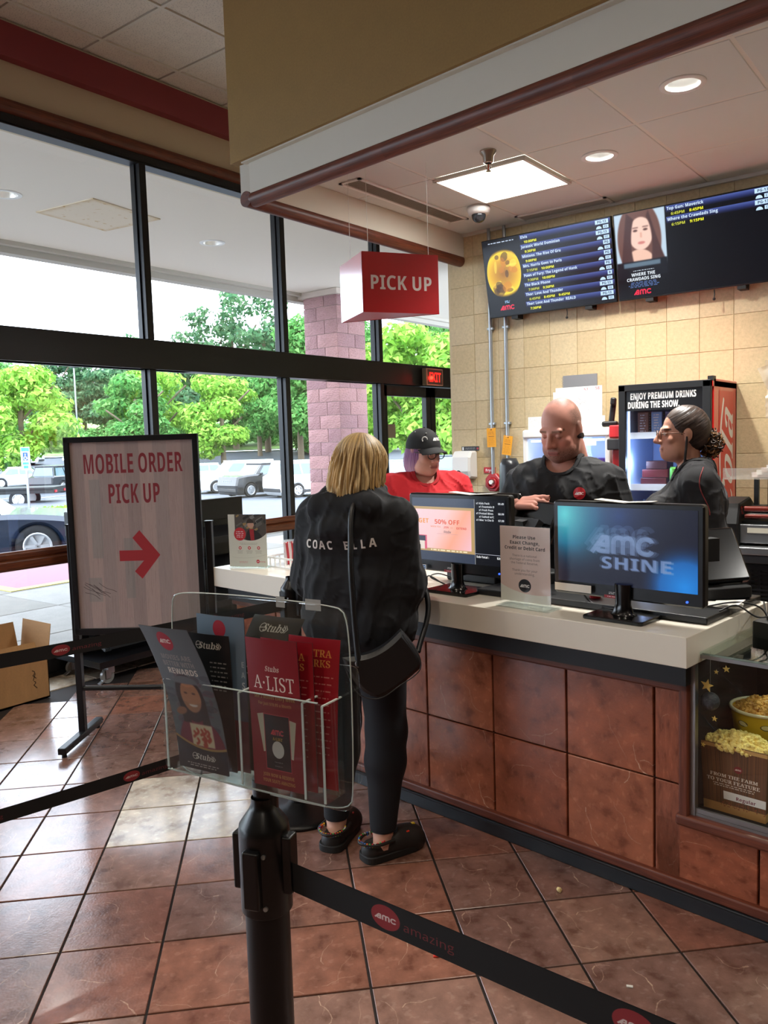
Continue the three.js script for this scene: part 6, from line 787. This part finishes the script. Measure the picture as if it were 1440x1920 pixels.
// ---- blonde customer seen from behind
{
  const p = [-1.985, 0, -2.395], ry = PI + .24, hc = [-.02, 1.478, .03];
  const legs = [[[.085, .86, 0], [.105, .48, .02], [.115, .1, -.03]], [[-.085, .86, 0], [-.1, .47, .0], [-.1, .1, -.06]]];
  const P = person({ label: 'blonde customer in a black hooded sweatshirt standing with her back turned', p, ry, s: .95, sw: .17, chest: .12, belly: .135, hip: .135, headAt: hc, headScale: .93, headRot: [.12, -.35, 0], head: {}, face: { skin: '#d8a894', lip: '#b06a64', brow: '#8a6a48', flush: '#d08878', iris: '#5a6a74' }, legs,
    arms: [[[.17, 1.3, .0], [.225, 1.05, .04], [.13, .98, .24]], [[-.16, 1.29, .0], [-.18, 1.04, .03], [-.12, .97, .23]]], legK: 1.17, armK: 1.05, sleeve: 1.97, hands: [[[.14, .99, .24], [-.4, .1, .8], [.3, 1, 0], 1, [.5]], [[-.14, .98, .24], [.4, .1, .8], [-.3, 1, 0], -1, [.5]]],
    hood: true, cloth: .02, fold: .004, hem: .83, neckR: .06, topName: 'hooded_sweatshirt', topM: nearBlack, legName: 'leggings', legM: fab(0x0c0e16),
    topExtra: [cap([-.1, 1.345, -.09], [.1, 1.345, -.09], .05, .05), cap([-.085, 1.385, -.03], [-.07, 1.4, .07], .035, .03), cap([.085, 1.385, -.03], [.07, 1.4, .07], .035, .03), cap([-.05, 1.27, -.13], [.05, 1.27, -.13], .035, .035)] });
  const wt = tex(1024, 256, (c) => { c.clearRect(0, 0, 1024, 256); 'COACHELLA'.split('').forEach((ch, i) => { if (i === 4) return; c.save(); const x = 60 + i * 113, q = (i - 4) / 4; c.translate(x, 120 - 26 * q * q + (i > 4 ? 10 : 0) - 20 * q); c.rotate(q * -.06); c.scale(.85, 1); txt(c, ch, 0, 0, 150, '#d8d2cc', { font: 'sans-serif', fat: 3 }); c.restore(); }); });
  part('back_lettering', drape(P.shirt, .005, 1.205, .3, .075, -.42, -1, 40, 10), sheetM(wt), P.g);
  const hf = uni([ell([0, .035, -.015], [.1, .115, .12]), ell([0, -.05, -.035], [.112, .125, .112]), ell([0, -.11, -.045], [.108, .09, .1])], .03), face = uni([ell([0, -.06, .13], [.075, .14, .1]), cap([0, -.2, .05], [0, -.3, .0], .05, .07)], .02), ang = (x, z) => Math.atan2(x, -z);
  const hair = (x, y, z) => { const a = ang(x, z + .015), st = .0055 * Math.sin(a * 34 + 4 * fbm(a * 3, y * 4, 1, 2) * 3) + .003 * Math.sin(a * 77 + y * 20) + .008 * fbm(a * 4, y * 6, 2, 2); return Math.max(hf(x, y, z) + st * sstep(.12, .03, y), -face(x, y, z), -.168 - y + .02 * fbm(a * 9, 1, 2, 2)); };
  const cA = lin('#c9a46a'), cB = lin('#6a4c28'), cC = lin('#e8d2a2');
  part('hair', inHead([sdfGeo(hair, [-.14, -.2, -.17], [.14, .16, .13], .0036, (x, y, z) => { const a = ang(x, z + .015), t = .5 + .5 * Math.sin(a * 34 + 4 * fbm(a * 3, y * 4, 1, 2) * 3), u = clamp(.5 + fbm(a * 16, y * 3, 5, 3) * 1.6); return mixc(mixc(cA, cB, t), cC, u * u * .8); })], P), hairM, P.g);
  // clogs with bead straps
  for (const [i, L] of legs.entries()) {
    const yaw = i ? -.62 : .08, cx = L[2][0], cz = L[2][2], m = new THREE.Matrix4().makeRotationY(yaw).setPosition(cx, 0, cz), sf = uni([cap([0, .035, -.05], [0, .035, .11], .043, .05), cap([0, .055, .05], [0, .045, .12], .045, .042), cap([.008, .03, .14], [-.008, .03, .14], .038, .038)], .03), shell = (x, y, z) => Math.max(sf(x, y, z), -y, -cap([0, .1, -.07], [0, .11, .02], .043, .04)(x, y, z));
    const sh = part('clog', sdfGeo(shell, [-.08, -.01, -.13], [.08, .13, .2], .005).applyMatrix4(m), M(0x201c1b, .6), P.g); sh.userData.label = i ? 'black clog with a red and a yellow charm' : 'black clog with a beaded heel strap';
    part('sole', Ex(rrect(.098, .245, .045, 0, -.03), .022, .003, 10).rotateX(-PI / 2).translate(0, .003, 0).applyMatrix4(m), M(0x161514, .7), sh);
    const cols = [0xd83a3a, 0xe8c22e, 0x58b048, 0xc8c0b4, 0x3a70c0, 0xe07030], R = rng(2 + i), bs = cols.map(() => []); for (let k = 0; k < 22; k++) for (const dy of [0, .008]) { const a = -2.0 + 4 * k / 21; bs[R() * 6 | 0].push(B(.0055, .0055, .005, Math.sin(a) * .05, .072 + dy, -.045 - Math.cos(a) * .055)); } bs.forEach((b, k) => b.length && part('strap_beads', mg(b).applyMatrix4(m), M(cols[k], .4), sh));
    part('heel_strap', Tu([[-.052, .075, .02], [-.05, .075, -.06], [0, .076, -.102], [.05, .075, -.06], [.052, .075, .02]], .007, 30, 6).applyMatrix4(m), M(0x1c1918, .6), sh);
    for (const [x, y, z, c] of [[-.03, .083, .09, 0xd83a22], [.0, .09, .135, 0xe8c818], [.03, .09, .07, 0xc8d080]]) part('charm', B(.014, .006, .014, x, y, z, .002).applyMatrix4(m), M(c, .4), sh);
  }
  // shoulder bag hanging on her side
  const b = thing('shoulder_bag', 'black crescent shoulder bag hanging at the customer\'s hip', 'bag', p, ry), bag = M(0x131315, .4);
  const bx = -.16, cs = new THREE.Shape(); cs.moveTo(-.11, -.02); cs.quadraticCurveTo(.0, -.03, .085, .06); cs.quadraticCurveTo(.15, -.02, .14, -.05); cs.quadraticCurveTo(.06, -.12, .0, -.145); cs.quadraticCurveTo(-.06, -.14, -.11, -.02);
  part('pouch', Ex(cs, .04, .014, 14).rotateY(.45 + PI).translate(bx + .01, .83, -.17), bag, b);
  part('piping', [Tu([[-.122, -.03, .056], [-.07, -.14, .056], [0, -.158, .056], [.07, -.118, .056], [.152, -.05, .056], [.09, .07, .056]], .0022, 40, 6).rotateY(.45 + PI).translate(bx + .01, .83, -.17)], M(0x2a2a2c, .35), b);
  const sb = []; const sp = [[-.09, 1.37, .03], [-.06, 1.36, -.13], [-.075, 1.2, -.205], [-.09, 1.0, -.23], [-.105, .84, -.24], [-.11, .79, -.245]]; part('strap', Tu(sp, .011, 40, 6), bag, b); part('strap', Tu([[-.24, .79, .0], [-.24, .95, .12], [-.13, 1.15, .2], [-.09, 1.33, .11]], .011, 30, 6), bag, b); part('ring', [tr(new THREE.TorusGeometry(.012, .003, 6, 16), -.112, .8, -.245, 0, .6)], steel, b);
}
// ---- worker in red with a cap
{
  const p = [-2.615, 0, -3.76], ry = .82, hc = [0, 1.515, .03];
  const P = person({ label: 'worker in a red T-shirt, black cap and glasses behind the counter', p, ry, s: .97, sw: .175, chest: .13, belly: .15, hip: .14, headAt: hc, headScale: .98, headRot: [.14, .5, 0], head: { jaw: 1.12, neck: .06 }, face: { skin: '#d2a090', lip: '#b06a68', brow: '#6a4a3c', flush: '#c88474', iris: '#4a5a60' }, bust: .06,
    arms: [[[.19, 1.32, .0], [.25, 1.06, .02], [.2, .96, .2]], [[-.19, 1.32, .0], [-.25, 1.06, .02], [-.2, .96, .2]]], armK: 1.15, sleeve: .72, hands: [[[.2, .96, .2], [-.1, -.2, .9], [0, 1, .2], 1, [.3]], [[-.2, .96, .2], [.1, -.2, .9], [0, 1, .2], -1, [.3]]], cloth: .018, fold: .005, neckR: .072, topName: 't_shirt', topM: fab(0xb4101c), collarM: fab(0xa00e18), legM: nearBlack });
  part('lanyard', [Tu([[.06, 1.4, -.02], [.062, 1.36, .06], [.045, 1.27, .125]], .005, 16)], M(0x1a1a1a, .6), P.g);
  const hA = lin('#8a5a8c'), hB = lin('#c8a4c4'), hf = uni([ell([0, -.0, -.02], [.086, .09, .1]), ell([.05, -.06, -.03], [.045, .075, .06]), ell([-.05, -.06, -.03], [.045, .075, .06]), ell([0, -.06, -.075], [.06, .07, .04])], .03);
  part('hair', inHead([sdfGeo((x, y, z) => Math.max(hf(x, y, z) + .003 * Math.sin(Math.atan2(x, -z) * 50 + y * 12), z - .035 + y * .1, y - .05), [-.12, -.16, -.15], [.12, .07, .08], .004, (x, y, z) => mixc(hA, hB, clamp(sstep(.0, -.12, y) + .5 * N3(Math.atan2(x, -z) * 20, y * 10, 1))))], P), hairM, P.g);
  const capM = fab(0x141416), dome = (x, y, z) => Math.max(ell([0, .03, -.01], [.092, .108, .11])(x, y, z), .022 + z * .1 - y);
  const cp = part('cap', inHead([sdfGeo(dome, [-.12, -.01, -.15], [.12, .16, .13], .005)], P), capM, P.g);
  const brim = new THREE.PlaneGeometry(.16, .085, 16, 8), bp = brim.attributes.position; for (let i = 0; i < bp.count; i++) { const x = bp.getX(i), f = bp.getY(i) / .085 + .5, w = Math.sqrt(Math.max(0, 1 - (x / .085) ** 2)); bp.setXYZ(i, x, .045 - 3.6 * x * x - .022 * f, .078 * w + f * .075 * (.35 + .65 * w) + .012); } brim.computeVertexNormals(); part('brim', inHead([brim, brim.clone().translate(0, -.003, 0)], P), MP(0x141416, .8, { side: THREE.DoubleSide }), cp);
  const lt = tex(256, 96, (c) => { c.clearRect(0, 0, 256, 96); amc(c, 128, 50, 200, '#e4e0dc'); }); part('cap_lettering', inHead([drape(dome, .012, .086, .07, .026, .2, 1, 12, 6, .002)], P), sheetM(lt), cp);
  part('cap_patch', inHead([tr(new THREE.TorusGeometry(.014, .003, 6, 16, 4), -.06, .083, .068, 0, -.75)], P), M(0xb8b8b4, .5), cp);
  part('cap_button', inHead([Sp(.008, 0, .137, -.01)], P), capM, cp); for (const [x, z] of [[-.055, -.02], [.055, -.02], [-.035, .05], [.04, .045]]) part('eyelet', inHead([Sp(.004, x * 1.05, .115, z)], P), M(0x8a8a88, .5), cp);
  const rim = (sx) => tr(new THREE.TorusGeometry(.024, .0028, 6, 28).scale(1.12, .86, 1), sx * .034, -.003, .108, 0, sx * .12); part('glasses', inHead([rim(1), rim(-1), Tu([[-.01, .004, .112], [0, .007, .115], [.01, .004, .112]], .0025, 8), ...[1, -1].map((q) => Tu([[q * .06, .005, .1], [q * .078, .006, .06], [q * .08, .004, -.01]], .0025, 12))], P), M(0x2a2224, .3), P.g);
  part('spectacle_lens', inHead([1, -1].map((q) => tr(new THREE.CircleGeometry(.024, 24).scale(1.12, .86, 1), q * .034, -.003, .108, 0, q * .12)), P), glass, P.g);
}
// ---- bald man at the register
{
  const p = [-1.665, 0, -3.56], ry = .2, hc = [.0, 1.612, .07];
  const hand = toL(C(-1.0, 1.292, .53), p, ry), el = [-.27, 1.13, .1];
  const P = person({ label: 'balding bearded man in a black T-shirt looking down at the register', p, ry, s: 1.02, sw: .2, chest: .14, belly: .15, hip: .14, lean: .06, headAt: hc, headScale: 1.1, headRot: [.36, -.28, -.04], head: { jaw: 1.12, neck: .066 }, face: { skin: '#cf9484', lip: '#a85e56', brow: '#7a5844', flush: '#c4705e', beard: '#5e4234', hair: '#52463e', recede: .09, closed: true },
    arms: [[[.2, 1.35, .01], [.265, 1.12, .04], [.22, 1.0, .2]], [[-.2, 1.35, .01], el, hand]], armK: 1.15, sleeve: .85, hands: [[[.22, 1.0, .2], [-.2, -.2, .9], [0, 1, .2], 1, [.3]], [hand, [.85, .08, .35], [-.1, .8, .6], -1, [.5, .45, .35, .1], 1.1]], cloth: .018, fold: .0055, neckR: .082, topName: 't_shirt', topM: blackTee, legM: nearBlack });
  const bt = tex(256, 256, (c) => { c.clearRect(0, 0, 256, 256); disc(c, 128, 128, 122, '#c8202c'); amc(c, 128, 130, 180, '#f2e8e4'); }); part('chest_badge', drape(P.shirt, .105, 1.325, .058, .058, .45, 1, 12, 12, .003), sheetM(bt, .5), P.g);
  for (const q of [1, -1]) part('ear_plug', inHead([Cy(.012, .012, .022, q * .082, -.028, -.004, 20, 0, PI / 2)], P), M(0x3a3c40, .2, { metalness: .6 }), P.g);
}
// ---- worker in profile with tied curly hair
{
  const p = [-1.135, 0, -3.77], ry = -1.2, hc = [0, 1.572, .055];
  const P = person({ label: 'worker in profile with tied-back curly hair and a dark long T-shirt', p, ry, s: 1.0, sw: .16, chest: .115, belly: .125, hip: .135, headAt: hc, headScale: .95, headRot: [-.02, .16, 0], head: { jaw: .98, neck: .05 }, face: { skin: '#c8937c', lip: '#a45c54', brow: '#2c201c', flush: '#c07c68', iris: '#3a2a20' }, bust: .1,
    arms: [[[.165, 1.36, -.01], [.2, 1.1, -.06], [.17, .95, .14]], [[-.165, 1.36, -.01], [-.2, 1.1, -.05], [-.16, .95, .15]]], sleeve: 1.25, hands: [[[.17, .95, .14], [-.2, -.3, .9], [.6, .6, 0], 1, [.35]], [[-.16, .95, .15], [.2, -.3, .9], [-.6, .6, 0], -1, [.35]]], cloth: .016, fold: .005, neckR: .082, topName: 't_shirt', topM: fab(0x1a191c), legM: nearBlack });
  // red seam over the shoulder, laid on the shirt
  const seam = (sg) => { const pts = []; for (let k = 0; k <= 16; k++) { const y = 1.43 - .2 * k / 16, z = -.02 + .02 * Math.sin(k * .3); let x = sg * .4, d; for (let q = 0; q < 80; q++) { d = P.shirt(x, y, z); if (d < .001) break; x -= sg * Math.max(d * .6, .001); } pts.push([x, y, z]); } return Tu(pts, .0022, 40, 5); }; part('red_seam', [seam(1), seam(-1)], M(0x8a2a2a, .6), P.g);
  const base = uni([ell([0, .04, -.022], [.084, .1, .104]), ell([0, .0, -.06], [.078, .085, .066])], .03), face = uni([ell([0, -.03, .09], [.1, .115, .075]), ell([0, -.1, .03], [.1, .08, .075])], .03), cA = lin('#2a1f1b'), cB = lin('#4c3a30');
  const hairF = (x, y, z) => Math.max(base(x, y, z) + .003 * fbm(x * 12, y * 90 + z * 60, z * 12, 2), -face(x, y, z), -Math.min(ell([.083, -.008, -.008], [.02, .034, .026])(x, y, z), ell([-.083, -.008, -.008], [.02, .034, .026])(x, y, z)));
  part('hair', inHead([sdfGeo(hairF, [-.11, -.12, -.16], [.11, .16, .1], .0042, (x, y, z) => mixc(cA, cB, clamp(.35 + 1.2 * fbm(x * 14, y * 110 + z * 75, z * 14, 2))))], P), hairM, P.g);
  const R = rng(9), curl = (cx, cy, cz, sp, r, L) => { const a0 = R() * 6, pts = [], dir = V3(R() - .5, R() - .8, R() - .5).normalize(), u = V3(dir.y, dir.z, dir.x).cross(dir).normalize(), v = dir.clone().cross(u); for (let k = 0; k < 12; k++) { const q = V3((R() - .5) * 0 + cx, cy, cz).addScaledVector(dir, L * (k / 11 - .5)).addScaledVector(u, Math.cos(a0 + k * .9) * r).addScaledVector(v, Math.sin(a0 + k * .9) * r); pts.push(q.toArray()); } return Tu(pts, .0032, 26, 5); };
  const buns = [[], []]; for (let k = 0; k < 120; k++) { const a = R() * 6.3, b = Math.acos(2 * R() - 1), q = .5 + .5 * R(); buns[k % 2].push(curl(Math.sin(b) * Math.cos(a) * .06 * q, -.045 + Math.cos(b) * .055 * q, -.135 + Math.sin(b) * Math.sin(a) * .045 * q, 0, .012, .05)); } part('curly_bun', inHead([Sp(.04, 0, -.045, -.13, 1.2, 1.1, .9), ...buns[0]], P), M(0x3a2a20, .6), P.g); part('curly_bun', inHead(buns[1], P), M(0x8a6238, .6), P.g);
  const tail = []; for (let k = 0; k < 30; k++) tail.push(curl(.075 + (R() - .5) * .03, -.27 - R() * .07, .05 + (R() - .5) * .04, 0, .009, .04)); part('curly_lock', inHead([Tu([[.082, -.01, -.005], [.086, -.08, .0], [.082, -.17, .01], [.078, -.24, .04]], .006, 24, 6)], P), M(0x241a18, .6), P.g); part('curly_lock', inHead(tail, P), M(0x9a7040, .6), P.g);
  part('glasses', inHead([...[1, -1].map((q) => tr(new THREE.TorusGeometry(.022, .0018, 6, 28), q * .034, -.002, .107, 0, q * .12)), Tu([[-.012, .004, .11], [0, .008, .114], [.012, .004, .11]], .0018, 8), ...[1, -1].map((q) => Tu([[q * .056, .004, .102], [q * .078, .006, .06], [q * .082, .004, -.01]], .0018, 12))], P), M(0x6a4a3a, .3, { metalness: .4 }), P.g);
}
scene.traverse((o) => { if (o.isMesh) { o.castShadow = true; o.receiveShadow = true; } });
renderer.render(scene, camera);
